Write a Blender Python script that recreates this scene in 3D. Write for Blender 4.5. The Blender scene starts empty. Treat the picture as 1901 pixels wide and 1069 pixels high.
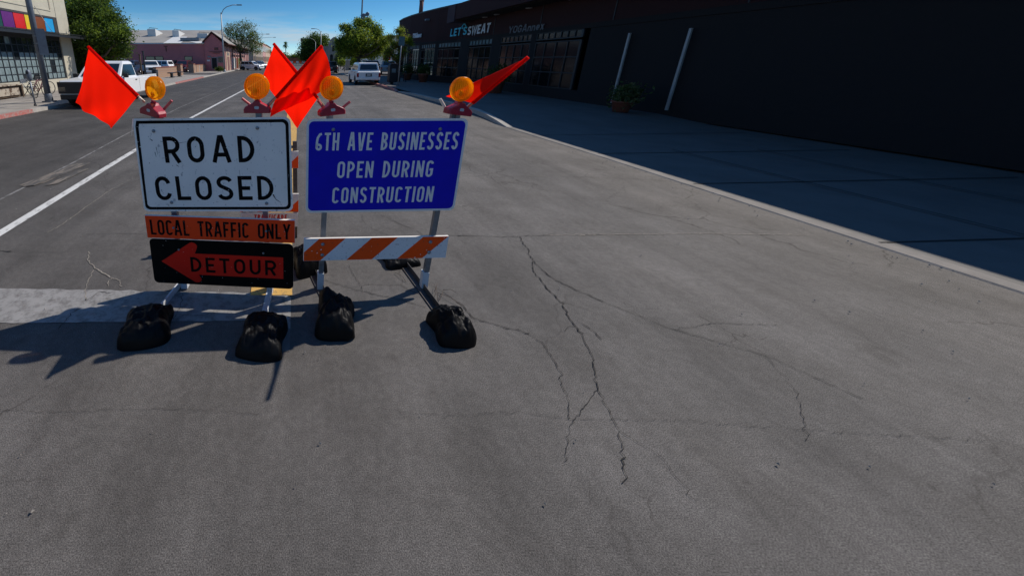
import bpy, math, random
import numpy as np
from mathutils import Vector, Matrix
R = math.radians
S = bpy.context.scene
COL = S.collection

# ------------------------------------------------------------------ camera
TH = math.atan((310 - 112) / 646.0)
EYE = 1.93
cam = bpy.data.cameras.new('camera')
camo = bpy.data.objects.new('camera', cam)
COL.objects.link(camo)
camo.location = (0, 0, EYE)
camo.rotation_euler = (math.pi / 2 - TH, 0, 0)
cam.sensor_width = 36
cam.lens = 646 / 1901 * 36
cam.shift_x = (950.5 - 560) / 1901
cam.shift_y = -(534.5 - 310) / 1901
cam.clip_end = 3000
cam.clip_start = .05
S.camera = camo

# ------------------------------------------------------------------ sun, sky, exposure
SUN_AZ, SUN_EL = R(64), R(46)       # azimuth from +Y towards +X
sun_dir = Vector((math.cos(SUN_EL) * math.sin(SUN_AZ), math.cos(SUN_EL) * math.cos(SUN_AZ), math.sin(SUN_EL)))
sl = bpy.data.lights.new('sun', 'SUN')
sl.energy = 5.0
sl.angle = R(.5)
sl.color = (1, .93, .84)
so = bpy.data.objects.new('sun', sl)
COL.objects.link(so)
so.rotation_euler = sun_dir.to_track_quat('Z', 'Y').to_euler()
W = bpy.data.worlds.new('World')
S.world = W
W.use_nodes = True
wn, wl = W.node_tree.nodes, W.node_tree.links
bg = wn['Background']
sky = wn.new('ShaderNodeTexSky')
sky.sky_type = 'NISHITA'
sky.sun_disc = False
sky.sun_elevation = SUN_EL
sky.sun_rotation = SUN_AZ
sky.air_density = 1.0
sky.dust_density = .2
sky.ozone_density = 1.4
bg.inputs['Strength'].default_value = .085
tc = wn.new('ShaderNodeTexCoord')
mp = wn.new('ShaderNodeMapping')
mp.inputs['Scale'].default_value = (1.6, 1.6, 13)
nz = wn.new('ShaderNodeTexNoise')
nz.inputs['Scale'].default_value = 1.9
nz.inputs['Detail'].default_value = 7
nz.inputs['Roughness'].default_value = .62
rp = wn.new('ShaderNodeValToRGB')
rp.color_ramp.elements[0].position = .46
rp.color_ramp.elements[1].position = .64
sx = wn.new('ShaderNodeSeparateXYZ')
band = wn.new('ShaderNodeMapRange')
band.inputs['From Min'].default_value = .125
band.inputs['From Max'].default_value = .06
mul = wn.new('ShaderNodeMath'); mul.operation = 'MULTIPLY'
mul2 = wn.new('ShaderNodeMath'); mul2.operation = 'MULTIPLY'; mul2.inputs[1].default_value = .75
mx = wn.new('ShaderNodeMixRGB')
mx.inputs[2].default_value = (7.5, 8.3, 9.0, 1)
sat = wn.new('ShaderNodeHueSaturation')
sat.inputs['Saturation'].default_value = 1.0
sat.inputs['Value'].default_value = 3.8
wl.new(tc.outputs['Generated'], mp.inputs['Vector'])
wl.new(mp.outputs[0], nz.inputs['Vector'])
wl.new(nz.outputs['Fac'], rp.inputs[0])
wl.new(tc.outputs['Generated'], sx.inputs[0])
wl.new(sx.outputs['Z'], band.inputs['Value'])
wl.new(rp.outputs[0], mul.inputs[0]); wl.new(band.outputs[0], mul.inputs[1])
wl.new(mul.outputs[0], mul2.inputs[0])
# clear desert air: deep blue overhead, pale blue (not yellow) towards the horizon, the same all round
tint = wn.new('ShaderNodeValToRGB'); te = tint.color_ramp.elements
te[0].position, te[0].color = 0.0, (.33, .49, .68, 1)
te[1].position, te[1].color = 1.0, (.15, .29, .42, 1)
for ps_, c_ in ((.05, (.18, .32, .48, 1)), (.11, (.115, .25, .37, 1)), (.17, (.08, .215, .335, 1)), (.35, (.11, .25, .37, 1))):
    q_ = te.new(ps_); q_.color = c_
tm = wn.new('ShaderNodeMixRGB'); tm.blend_type = 'MULTIPLY'; tm.inputs[0].default_value = 1
wl.new(sx.outputs['Z'], tint.inputs[0])
wl.new(sky.outputs[0], tm.inputs[1]); wl.new(tint.outputs[0], tm.inputs[2])
wl.new(tm.outputs[0], sat.inputs['Color'])
wl.new(mul2.outputs[0], mx.inputs[0]); wl.new(sat.outputs[0], mx.inputs[1])
wl.new(mx.outputs[0], bg.inputs['Color'])
S.view_settings.view_transform = 'Standard'
S.view_settings.look = 'None'
S.view_settings.gamma = 1
S.view_settings.use_curve_mapping = False
S.view_settings.exposure = -.25
S.render.engine = 'CYCLES'
S.cycles.max_bounces = 8

rng = random.Random(7)
# ------------------------------------------------------------------ survey: photo pixel -> place
cT, sT = math.cos(TH), math.sin(TH)
def ray(x, y):
    a = (x - 560) / 646; b = (310 - y) / 646
    return Vector((a, cT + b * sT, -sT + b * cT))
def G(x, y, z=0.):                     # point on the level z
    r = ray(x, y); t = (z - EYE) / r.z
    return Vector((r.x * t, r.y * t, z))
def at(x, y, Y):                       # point at distance Y down the street
    r = ray(x, y); t = Y / r.y
    return Vector((r.x * t, Y, EYE + r.z * t))
def PL(x, y, X0, k=-.03):              # point on a street-parallel facade
    r = ray(x, y); t = X0 / (r.x - k * r.y)
    return Vector((r.x * t, r.y * t, EYE + r.z * t))

# ------------------------------------------------------------------ materials
def mat(name, col, rough=.7, metal=0, var=.12, scale=8, bump=0, bscale=60, spec=.5, col2=None, thr=None, coat=0, detail=5):
    m = bpy.data.materials.new(name); m.use_nodes = True
    n, l = m.node_tree.nodes, m.node_tree.links
    p = n['Principled BSDF']
    p.inputs['Roughness'].default_value = rough
    p.inputs['Metallic'].default_value = metal
    p.inputs['Specular IOR Level'].default_value = spec
    p.inputs['Coat Weight'].default_value = coat
    c = (*col, 1)
    t = n.new('ShaderNodeTexCoord')
    if var or col2:
        z = n.new('ShaderNodeTexNoise'); z.inputs['Scale'].default_value = scale; z.inputs['Detail'].default_value = detail
        z.inputs['Roughness'].default_value = .65
        l.new(t.outputs['Object'], z.inputs['Vector'])
        r = n.new('ShaderNodeValToRGB')
        e = r.color_ramp.elements
        if thr:
            e[0].position, e[1].position = thr
        else:
            e[0].position, e[1].position = .3, .7
        if col2:
            e[0].color = (*col2, 1); e[1].color = c
        else:
            e[0].color = tuple(v * (1 - var) for v in col) + (1,)
            e[1].color = tuple(min(1, v * (1 + var)) for v in col) + (1,)
        l.new(z.outputs['Fac'], r.inputs[0]); l.new(r.outputs[0], p.inputs['Base Color'])
    else:
        p.inputs['Base Color'].default_value = c
    if bump:
        z2 = n.new('ShaderNodeTexNoise'); z2.inputs['Scale'].default_value = bscale; z2.inputs['Detail'].default_value = 4
        l.new(t.outputs['Object'], z2.inputs['Vector'])
        b = n.new('ShaderNodeBump'); b.inputs['Strength'].default_value = bump; b.inputs['Distance'].default_value = .02
        l.new(z2.outputs['Fac'], b.inputs['Height']); l.new(b.outputs[0], p.inputs['Normal'])
    return m

def leafmat(name, col, tr=.35):
    m = bpy.data.materials.new(name); m.use_nodes = True
    n, l = m.node_tree.nodes, m.node_tree.links
    p = n['Principled BSDF']; o = n['Material Output']
    t = n.new('ShaderNodeTexCoord')
    z = n.new('ShaderNodeTexNoise'); z.inputs['Scale'].default_value = .9; z.inputs['Detail'].default_value = 3
    l.new(t.outputs['Object'], z.inputs['Vector'])
    r = n.new('ShaderNodeValToRGB'); e = r.color_ramp.elements
    e[0].position, e[1].position = .35, .65
    e[0].color = tuple(v * .7 for v in col) + (1,); e[1].color = tuple(v * 1.25 for v in col) + (1,)
    l.new(z.outputs['Fac'], r.inputs[0]); l.new(r.outputs[0], p.inputs['Base Color'])
    p.inputs['Roughness'].default_value = .6; p.inputs['Specular IOR Level'].default_value = .25
    tl = n.new('ShaderNodeBsdfTranslucent'); l.new(r.outputs[0], tl.inputs['Color'])
    mx = n.new('ShaderNodeMixShader'); mx.inputs[0].default_value = tr
    l.new(p.outputs[0], mx.inputs[1]); l.new(tl.outputs[0], mx.inputs[2]); l.new(mx.outputs[0], o.inputs['Surface'])
    return m

def cloth(name, col, tr=.6, rough=.7, var=.1):
    m = bpy.data.materials.new(name); m.use_nodes = True
    n, l = m.node_tree.nodes, m.node_tree.links
    o = n['Material Output']; p = n['Principled BSDF']
    p.inputs['Base Color'].default_value = (*col, 1); p.inputs['Roughness'].default_value = rough
    p.inputs['Specular IOR Level'].default_value = .3
    t = n.new('ShaderNodeTexCoord'); z = n.new('ShaderNodeTexNoise'); z.inputs['Scale'].default_value = 9
    l.new(t.outputs['Object'], z.inputs['Vector'])
    b = n.new('ShaderNodeBump'); b.inputs['Strength'].default_value = .15; b.inputs['Distance'].default_value = .02
    l.new(z.outputs['Fac'], b.inputs['Height']); l.new(b.outputs[0], p.inputs['Normal'])
    tl = n.new('ShaderNodeBsdfTranslucent'); tl.inputs['Color'].default_value = (*col, 1)
    l.new(b.outputs[0], tl.inputs['Normal'])
    mx = n.new('ShaderNodeMixShader'); mx.inputs[0].default_value = tr
    l.new(p.outputs[0], mx.inputs[1]); l.new(tl.outputs[0], mx.inputs[2]); l.new(mx.outputs[0], o.inputs['Surface'])
    return m

def worn(name, paint, under, amount=.45, scale=30, rough=.6, stretch=(1, 1, 1), bump=.1, soft=.05, spec=.3):
    """paint worn through to what is under it, in flecks"""
    m = bpy.data.materials.new(name); m.use_nodes = True
    n, l = m.node_tree.nodes, m.node_tree.links
    p = n['Principled BSDF']; p.inputs['Roughness'].default_value = rough; p.inputs['Specular IOR Level'].default_value = spec
    t = n.new('ShaderNodeTexCoord'); mpp = n.new('ShaderNodeMapping'); mpp.inputs['Scale'].default_value = stretch
    l.new(t.outputs['Object'], mpp.inputs['Vector'])
    z = n.new('ShaderNodeTexNoise'); z.inputs['Scale'].default_value = scale; z.inputs['Detail'].default_value = 8; z.inputs['Roughness'].default_value = .75
    l.new(mpp.outputs[0], z.inputs['Vector'])
    r = n.new('ShaderNodeValToRGB'); e = r.color_ramp.elements
    e[0].position, e[1].position = amount - soft, amount + soft
    e[0].color = (*under, 1); e[1].color = (*paint, 1)
    l.new(z.outputs['Fac'], r.inputs[0])
    z3 = n.new('ShaderNodeTexNoise'); z3.inputs['Scale'].default_value = 3
    l.new(t.outputs['Object'], z3.inputs['Vector'])
    hv = n.new('ShaderNodeHueSaturation')
    mr = n.new('ShaderNodeMapRange'); mr.inputs['To Min'].default_value = .82; mr.inputs['To Max'].default_value = 1.1
    l.new(z3.outputs['Fac'], mr.inputs['Value']); l.new(mr.outputs[0], hv.inputs['Value'])
    l.new(r.outputs[0], hv.inputs['Color']); l.new(hv.outputs[0], p.inputs['Base Color'])
    if bump:
        b = n.new('ShaderNodeBump'); b.inputs['Strength'].default_value = bump; b.inputs['Distance'].default_value = .01
        l.new(z.outputs['Fac'], b.inputs['Height']); l.new(b.outputs[0], p.inputs['Normal'])
    return m

def asphalt():
    m = bpy.data.materials.new('asphalt'); m.use_nodes = True
    n, l = m.node_tree.nodes, m.node_tree.links
    p = n['Principled BSDF']; p.inputs['Roughness'].default_value = .82; p.inputs['Specular IOR Level'].default_value = .3
    t = n.new('ShaderNodeTexCoord')
    def noise(s, d, st=(1, 1, 1), ro=.6):
        mpp = n.new('ShaderNodeMapping'); mpp.inputs['Scale'].default_value = st
        l.new(t.outputs['Object'], mpp.inputs['Vector'])
        z = n.new('ShaderNodeTexNoise'); z.inputs['Scale'].default_value = s; z.inputs['Detail'].default_value = d; z.inputs['Roughness'].default_value = ro
        l.new(mpp.outputs[0], z.inputs['Vector']); return z
    def ramp(src, a, b, ca, cb):
        r = n.new('ShaderNodeValToRGB'); e = r.color_ramp.elements
        e[0].position, e[1].position = a, b; e[0].color = (*ca, 1); e[1].color = (*cb, 1)
        l.new(src, r.inputs[0]); return r
    def mixm(mode, f, a, b):
        x = n.new('ShaderNodeMixRGB'); x.blend_type = mode; x.inputs[0].default_value = f
        l.new(a, x.inputs[1]); l.new(b, x.inputs[2]); return x
    base = ramp(noise(.55, 6).outputs['Fac'], .35, .68, (.096, .090, .084), (.134, .125, .116))
    # older, darker lanes on the left half of the street, worn pale strip near the right gutter
    sp = n.new('ShaderNodeSeparateXYZ'); l.new(t.outputs['Object'], sp.inputs[0])
    wob = noise(.35, 3); ad = n.new('ShaderNodeMath'); ad.operation = 'MULTIPLY_ADD'; ad.inputs[1].default_value = 2.2
    l.new(wob.outputs['Fac'], ad.inputs[0]); l.new(sp.outputs['X'], ad.inputs[2])
    lane = n.new('ShaderNodeValToRGB'); le = lane.color_ramp.elements
    mr = n.new('ShaderNodeMapRange'); mr.inputs['From Min'].default_value = -10; mr.inputs['From Max'].default_value = 8
    l.new(ad.outputs[0], mr.inputs['Value']); l.new(mr.outputs[0], lane.inputs[0])
    le[0].position = 0; le[0].color = (.72, .71, .70, 1); le[1].position = 1; le[1].color = (1.15, 1.1, 1.04, 1)
    for ps, v in ((.1, .54), (.22, .62), (.33, .58), (.4, .84), (.62, 1.0), (.85, 1.07)):
        q = le.new(ps); q.color = (v, v * .99, v * .98, 1)
    c1 = mixm('MULTIPLY', 1, base.outputs[0], lane.outputs[0])
    streak = ramp(noise(1.0, 5, (2.4, .12, 1)).outputs['Fac'], .35, .65, (.84, .84, .84), (1.12, 1.12, 1.12))
    c2 = mixm('MULTIPLY', 1, c1.outputs[0], streak.outputs[0])
    stain = ramp(noise(2.1, 4, (1, .8, 1)).outputs['Fac'], .64, .74, (1, 1, 1), (.66, .65, .63))
    c3 = mixm('MULTIPLY', .8, c2.outputs[0], stain.outputs[0])
    grit = ramp(noise(190, 3).outputs['Fac'], .36, .66, (.45, .45, .45), (1.55, 1.55, 1.55))
    c4 = mixm('MULTIPLY', 1, c3.outputs[0], grit.outputs[0])
    stones = ramp(noise(330, 1).outputs['Fac'], .7, .745, (0, 0, 0), (.22, .2, .18))
    c5 = mixm('ADD', 1, c4.outputs[0], stones.outputs[0])
    mid = ramp(noise(22, 4).outputs['Fac'], .4, .62, (.9, .9, .9), (1.08, 1.08, 1.08))
    c6 = mixm('MULTIPLY', 1, c5.outputs[0], mid.outputs[0])
    # hairline crazing, stronger in some patches
    wz = noise(1.6, 4); wm = n.new('ShaderNodeMixRGB'); wm.inputs[0].default_value = .32
    l.new(t.outputs['Object'], wm.inputs[1]); l.new(wz.outputs['Color'], wm.inputs[2])
    def crazing(scale, wd):
        vo = n.new('ShaderNodeTexVoronoi'); vo.feature = 'DISTANCE_TO_EDGE'; vo.inputs['Scale'].default_value = scale
        l.new(wm.outputs[0], vo.inputs['Vector'])
        return ramp(vo.outputs['Distance'], wd * .3, wd, (.42, .40, .38), (1, 1, 1))
    def masked(c, src, a, b):
        m_ = ramp(src, a, b, (0, 0, 0), (1, 1, 1)); x = n.new('ShaderNodeMixRGB'); x.inputs[1].default_value = (1, 1, 1, 1)
        l.new(m_.outputs[0], x.inputs[0]); l.new(c.outputs[0], x.inputs[2]); return x
    k1 = masked(crazing(.9, .006), noise(.4, 3).outputs['Fac'], .46, .6)
    k2 = masked(crazing(3.4, .012), noise(.7, 4).outputs['Fac'], .56, .66)
    c6 = mixm('MULTIPLY', 1, c6.outputs[0], k1.outputs[0]); c6 = mixm('MULTIPLY', .8, c6.outputs[0], k2.outputs[0])
    blot = ramp(noise(1.3, 7, (1, 1, 1), .7).outputs['Fac'], .34, .66, (.80, .79, .78), (1.16, 1.16, 1.17))
    c6 = mixm('MULTIPLY', 1, c6.outputs[0], blot.outputs[0])
    spot = ramp(noise(5.5, 3).outputs['Fac'], .70, .76, (1, 1, 1), (.55, .54, .53))
    c6 = mixm('MULTIPLY', .8, c6.outputs[0], spot.outputs[0])
    l.new(c6.outputs[0], p.inputs['Base Color'])
    b = n.new('ShaderNodeBump'); b.inputs['Strength'].default_value = .45; b.inputs['Distance'].default_value = .006
    l.new(noise(150, 5).outputs['Fac'], b.inputs['Height']); l.new(b.outputs[0], p.inputs['Normal'])
    return m

M = {}
M['asphalt'] = asphalt()
M['crack'] = mat('crack_dirt', (.018, .016, .014), .95, var=.3, scale=30)
M['crackpale'] = mat('crack_filler', (.26, .23, .19), .95, var=.3, scale=60)
M['linewhite'] = worn('white_road_paint', (.62, .61, .58), (.16, .15, .14), .42, 9, .7, (1, .5, 1))
M['crosswhite'] = worn('crosswalk_paint', (.27, .262, .25), (.14, .132, .125), .45, 12, .8, soft=.09)
M['yellow'] = worn('yellow_road_paint', (.60, .36, .10), (.2, .15, .09), .42, 22, .7)
M['fadedwhite'] = worn('almost_gone_white_paint', (.15, .145, .14), (.115, .108, .10), .53, 16, .8, (1, .5, 1), soft=.07)
M['thinline'] = worn('faded_line_paint', (.24, .23, .22), (.10, .095, .09), .5, 6, .8)
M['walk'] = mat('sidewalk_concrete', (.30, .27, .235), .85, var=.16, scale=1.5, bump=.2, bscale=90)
M['walkR'] = mat('sidewalk_concrete_shade_toned', (.125, .115, .105), .8, var=.16, scale=1.2, bump=.2, bscale=90)  # darker copy of the sidewalk concrete; the building's shade is put into the colour
M['kerb'] = mat('kerb_concrete', (.38, .35, .31), .85, var=.18, scale=4, bump=.2)
M['gutter'] = mat('dusty_gutter_edge', (.21, .19, .17), .9, var=.25, scale=3, bump=.2)
M['kerbred'] = worn('red_kerb_paint', (.42, .13, .11), (.34, .27, .24), .47, 10, .7)
M['dirt'] = mat('open_ground', (.22, .18, .13), .95, var=.2, scale=.3)
M['cream'] = mat('cream_stucco', (.50, .46, .36), .9, var=.08, scale=2, bump=.15, bscale=40)
M['creamdark'] = mat('tan_stucco', (.40, .33, .24), .9, var=.08, scale=2)
M['blacksteel'] = mat('black_painted_steel', (.02, .022, .026), .45, var=.2, scale=6)
M['darkframe'] = mat('dark_window_frame', (.025, .03, .035), .5, var=.2, scale=8)
M['dark'] = mat('dark_interior', (.012, .012, .014), .9, var=.3, scale=2)
M['galv'] = mat('galvanised_steel', (.19, .205, .225), .45, metal=.55, var=.2, scale=18, bump=.05)
M['polegrey'] = mat('grey_pole_paint', (.13, .15, .18), .5, metal=.3, var=.25, scale=3)
M['polepale'] = mat('pale_steel_pole', (.36, .37, .37), .5, metal=.3, var=.12, scale=3)
M['whitesteel'] = worn('chipped_white_steel', (.62, .64, .66), (.2, .15, .11), .36, 26, .5)
M['darksteel'] = mat('weathered_frame_steel', (.10, .09, .085), .55, metal=.5, var=.3, scale=20)  # one dark grey-brown steel tone for frames, legs and specks
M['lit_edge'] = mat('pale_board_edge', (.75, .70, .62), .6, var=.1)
M['bolt'] = mat('zinc_bolt', (.30, .31, .32), .4, metal=.7, var=.2, scale=50)

M['signwhite'] = worn('scuffed_white_sheeting', (.90, .87, .83), (.40, .41, .43), .375, 26, .45, (1, 1, .6), .03, soft=.03)
M['signblack'] = worn('chipped_black_lettering', (.004, .004, .005), (.5, .5, .5), .35, 46, .55, bump=0, soft=.012, spec=.08)
M['signorange'] = worn('worn_orange_sheeting', (1.0, .058, .003), (.55, .04, .006), .35, 20, .5, bump=.03)
M['orangeblack'] = mat('flat_black_sheeting', (.003, .003, .003), .6, var=.3, scale=20, spec=.1)
M['detourorange'] = worn('dull_orange_sheeting', (.85, .014, .003), (.5, .02, .004), .35, 20, .5, bump=.03)
M['signblue'] = mat('blue_reflective_sheeting', (.002, .005, .50), .45, var=.08, scale=6, spec=.22)
M['signgrey'] = mat('silver_reflective_lettering', (.78, .78, .78), .45, var=.08, scale=30)
M['signback'] = mat('bare_aluminium', (.45, .46, .47), .4, metal=.7, var=.1, scale=10)
M['stripewhite'] = worn('scuffed_white_stripe', (.78, .78, .78), (.25, .22, .2), .365, 46, .45, bump=.03)
M['stripeorange'] = worn('scuffed_orange_stripe', (1.0, .085, .003), (.7, .45, .3), .33, 46, .45, bump=.03)
M['redprint'] = mat('red_print', (.55, .02, .02), .6, var=.1)
M['redhousing'] = mat('red_plastic_housing', (.33, .014, .035), .4, var=.12, scale=20, bump=.03)
M['redtube'] = mat('pinkish_red_tube', (.50, .10, .11), .45, var=.15, scale=20)
M['sticker'] = mat('silver_sticker', (.45, .47, .5), .4, var=.1)
M['wood'] = mat('pale_wood_staff', (.62, .42, .25), .6, var=.2, scale=30)
M['flag'] = cloth('fluorescent_red_orange_cloth', (1.0, .012, .002), .84)
M['bag'] = mat('black_bag_fabric', (.0035, .0035, .004), .5, var=.3, scale=6, bump=.15, bscale=20, spec=.16)
M['twig'] = mat('dry_weed_stem', (.09, .06, .04), .9, var=.3)

def amber(name='amber_ribbed_lens', clear=.3, tin=(1, .62, .12, 1), through=.88):
    m = bpy.data.materials.new(name); m.use_nodes = True
    n, l = m.node_tree.nodes, m.node_tree.links
    o = n['Material Output']; p = n['Principled BSDF']
    p.inputs['Base Color'].default_value = (1, .40, .008, 1)
    p.inputs['Roughness'].default_value = .22
    t = n.new('ShaderNodeTexCoord')
    wv = n.new('ShaderNodeTexVoronoi'); wv.inputs['Scale'].default_value = 70
    l.new(t.outputs['Object'], wv.inputs['Vector'])
    b = n.new('ShaderNodeBump'); b.inputs['Strength'].default_value = .4; b.inputs['Distance'].default_value = .003
    l.new(wv.outputs['Distance'], b.inputs['Height']); l.new(b.outputs[0], p.inputs['Normal'])
    tl = n.new('ShaderNodeBsdfTranslucent'); tl.inputs['Color'].default_value = (1, .50, .012, 1)
    tp = n.new('ShaderNodeBsdfTransparent'); tp.inputs['Color'].default_value = tin
    m1 = n.new('ShaderNodeMixShader'); m1.inputs[0].default_value = clear
    m2 = n.new('ShaderNodeMixShader'); m2.inputs[0].default_value = .42
    l.new(tl.outputs[0], m1.inputs[1]); l.new(tp.outputs[0], m1.inputs[2])
    l.new(m1.outputs[0], m2.inputs[2]); l.new(p.outputs[0], m2.inputs[1]); m2.inputs[0].default_value = through
    l.new(m2.outputs[0], o.inputs['Surface'])
    return m
M['amber'] = amber()
M['amberback'] = amber('amber_rear_lens', .9, (1, .88, .5, 1), .95)
M['amberrim'] = amber('amber_rim_plastic', .15, (1, .62, .12, 1), .8)
M['reflector'] = mat('bright_reflector', (.9, .55, .15), .25, metal=.6, var=.1, scale=40)

M['glass'] = mat('dark_window_glass', (.02, .025, .03), .06, var=0, spec=.9)
def clearglass():
    m = bpy.data.materials.new('clear_window_glass'); m.use_nodes = True
    n, l = m.node_tree.nodes, m.node_tree.links
    o = n['Material Output']; p = n['Principled BSDF']
    p.inputs['Base Color'].default_value = (.02, .025, .03, 1); p.inputs['Roughness'].default_value = .05
    tp = n.new('ShaderNodeBsdfTransparent'); tp.inputs['Color'].default_value = (.72, .78, .78, 1)
    mx = n.new('ShaderNodeMixShader'); mx.inputs[0].default_value = .8
    l.new(p.outputs[0], mx.inputs[1]); l.new(tp.outputs[0], mx.inputs[2]); l.new(mx.outputs[0], o.inputs['Surface'])
    return m
M['clearglass'] = clearglass()
M['glasspale'] = mat('curtained_window_glass', (.20, .26, .27), .15, var=.55, scale=1.7, spec=.8)
M['glassdim'] = mat('shade_dimmed_glass', (.006, .008, .01), .12, var=0, spec=.35)  # window glass darkened: the overhang's shade is put into its colour
M['glassteal'] = mat('teal_frosted_glass', (.10, .17, .18), .3, var=.3, scale=3)
M['carglass'] = mat('car_window_glass', (.012, .016, .02), .07, var=0, spec=.9)
M['tyre'] = mat('tyre_rubber', (.018, .018, .018), .85, var=.2)
M['rim'] = mat('wheel_rim', (.35, .35, .36), .35, metal=.7, var=.1)
M['carwhite'] = mat('white_car_paint', (.84, .84, .83), .3, var=.03, coat=.5)
M['carblack'] = mat('black_car_paint', (.012, .012, .014), .3, var=.1, coat=.5)
M['carblue'] = mat('dark_blue_car_paint', (.02, .035, .07), .3, var=.1, coat=.5)
M['carpale'] = mat('pale_blue_car_paint', (.35, .45, .52), .3, var=.05, coat=.5)
M['cargrey'] = mat('grey_car_paint', (.16, .17, .18), .3, var=.05, coat=.5)
M['carred'] = mat('dark_red_car_paint', (.10, .012, .014), .3, var=.05, coat=.5)
M['trim'] = mat('black_car_trim', (.015, .015, .016), .6, var=.1)
M['headlight'] = mat('headlight_lens', (.5, .52, .54), .12, var=.1, scale=30)
M['taillight'] = mat('tail_light_lens', (.35, .01, .012), .2, var=.1)
M['plate'] = mat('licence_plate', (.5, .5, .48), .5, var=.1, scale=40)

M['pink'] = mat('shade_toned_pink_stucco', (.50, .165, .165), .9, var=.09, scale=.5, bump=.1)  # camera-facing pink walls: their shade is put into this deeper tone
M['pinklit'] = mat('sun_toned_pink_stucco', (.52, .29, .26), .9, var=.1, scale=.6)  # same stucco on sunlit sides: the sunlight is put into the paler tone
M['roofgrey'] = mat('grey_tan_roofing', (.30, .28, .25), .9, var=.12, scale=.5)
M['roofwhite'] = mat('white_roof_patch', (.62, .62, .6), .8, var=.08)
M['rooftrim'] = mat('dark_red_roof_trim', (.14, .06, .05), .8, var=.1)
M['brick'] = None
M['peach'] = mat('peach_stucco', (.55, .40, .29), .9, var=.1, scale=.4)
M['tanwall'] = mat('tan_stone_wall', (.34, .28, .23), .9, var=.15, scale=.8)
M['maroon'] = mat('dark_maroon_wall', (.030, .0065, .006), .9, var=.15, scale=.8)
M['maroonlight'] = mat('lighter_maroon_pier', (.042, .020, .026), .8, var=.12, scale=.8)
M['soffit'] = mat('charcoal_deep_shade', (.008, .006, .006), .85, var=.15)  # charcoal soffit; on walls below, overhang shade is put into the colour
M['lamplens'] = mat('frosted_lamp_glass', (.5, .5, .5), .4, var=.05)
M['signteal'] = mat('teal_sign_letter', (.06, .50, .62), .5, var=.05)
M['signpale'] = mat('pale_sign_letter', (.70, .72, .74), .5, var=.05)
M['signdim'] = mat('grey_sign_letter', (.13, .13, .14), .5, var=.05)
M['chimney'] = mat('rusty_brown_flue', (.16, .06, .045), .8, var=.2, scale=2)
M['terracotta'] = mat('terracotta_pot', (.22, .07, .045), .8, var=.15)
M['trunk'] = mat('tree_bark', (.10, .075, .055), .95, var=.3, scale=6, bump=.4)
M['leafdark'] = leafmat('dark_green_leaf', (.06, .11, .022), .45)
M['leafmid'] = leafmat('mid_green_leaf', (.16, .23, .025), .55)
M['leaflight'] = leafmat('yellow_green_leaf', (.30, .36, .035), .55)
M['leafgrey'] = leafmat('grey_green_leaf', (.14, .17, .07), .45)
M['leafbrown'] = leafmat('brownish_dry_leaf', (.19, .12, .05), .45)
M['rustcrate'] = mat('worn_brown_trunk', (.10, .065, .04), .8, var=.35, scale=5)
M['cratepaint'] = mat('peeled_cream_paint', (.42, .36, .28), .8, col2=(.09, .05, .03), scale=5, thr=(.42, .5))
for nme, c in dict(purple=(.13, .015, .16), red=(.62, .015, .012), yellow=(.75, .52, .02), rust=(.22, .06, .02), blue=(.03, .36, .72), green=(.015, .06, .05), navy=(.02, .05, .09)).items():
    M['pan_' + nme] = mat(nme + '_transom_panel', c, .25, var=.12, scale=1.5)
def brickmat():
    m = bpy.data.materials.new('brown_brick'); m.use_nodes = True
    n, l = m.node_tree.nodes, m.node_tree.links
    p = n['Principled BSDF']; p.inputs['Roughness'].default_value = .9
    t = n.new('ShaderNodeTexCoord'); mpp = n.new('ShaderNodeMapping'); mpp.inputs['Rotation'].default_value = (R(90), 0, R(90))
    l.new(t.outputs['Object'], mpp.inputs[0])
    b = n.new('ShaderNodeTexBrick'); b.inputs['Scale'].default_value = 2.5
    b.inputs['Color1'].default_value = (.36, .22, .14, 1); b.inputs['Color2'].default_value = (.27, .16, .11, 1); b.inputs['Mortar'].default_value = (.3, .27, .24, 1)
    l.new(mpp.outputs[0], b.inputs['Vector']); l.new(b.outputs['Color'], p.inputs['Base Color'])
    return m
M['brick'] = brickmat()

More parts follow.
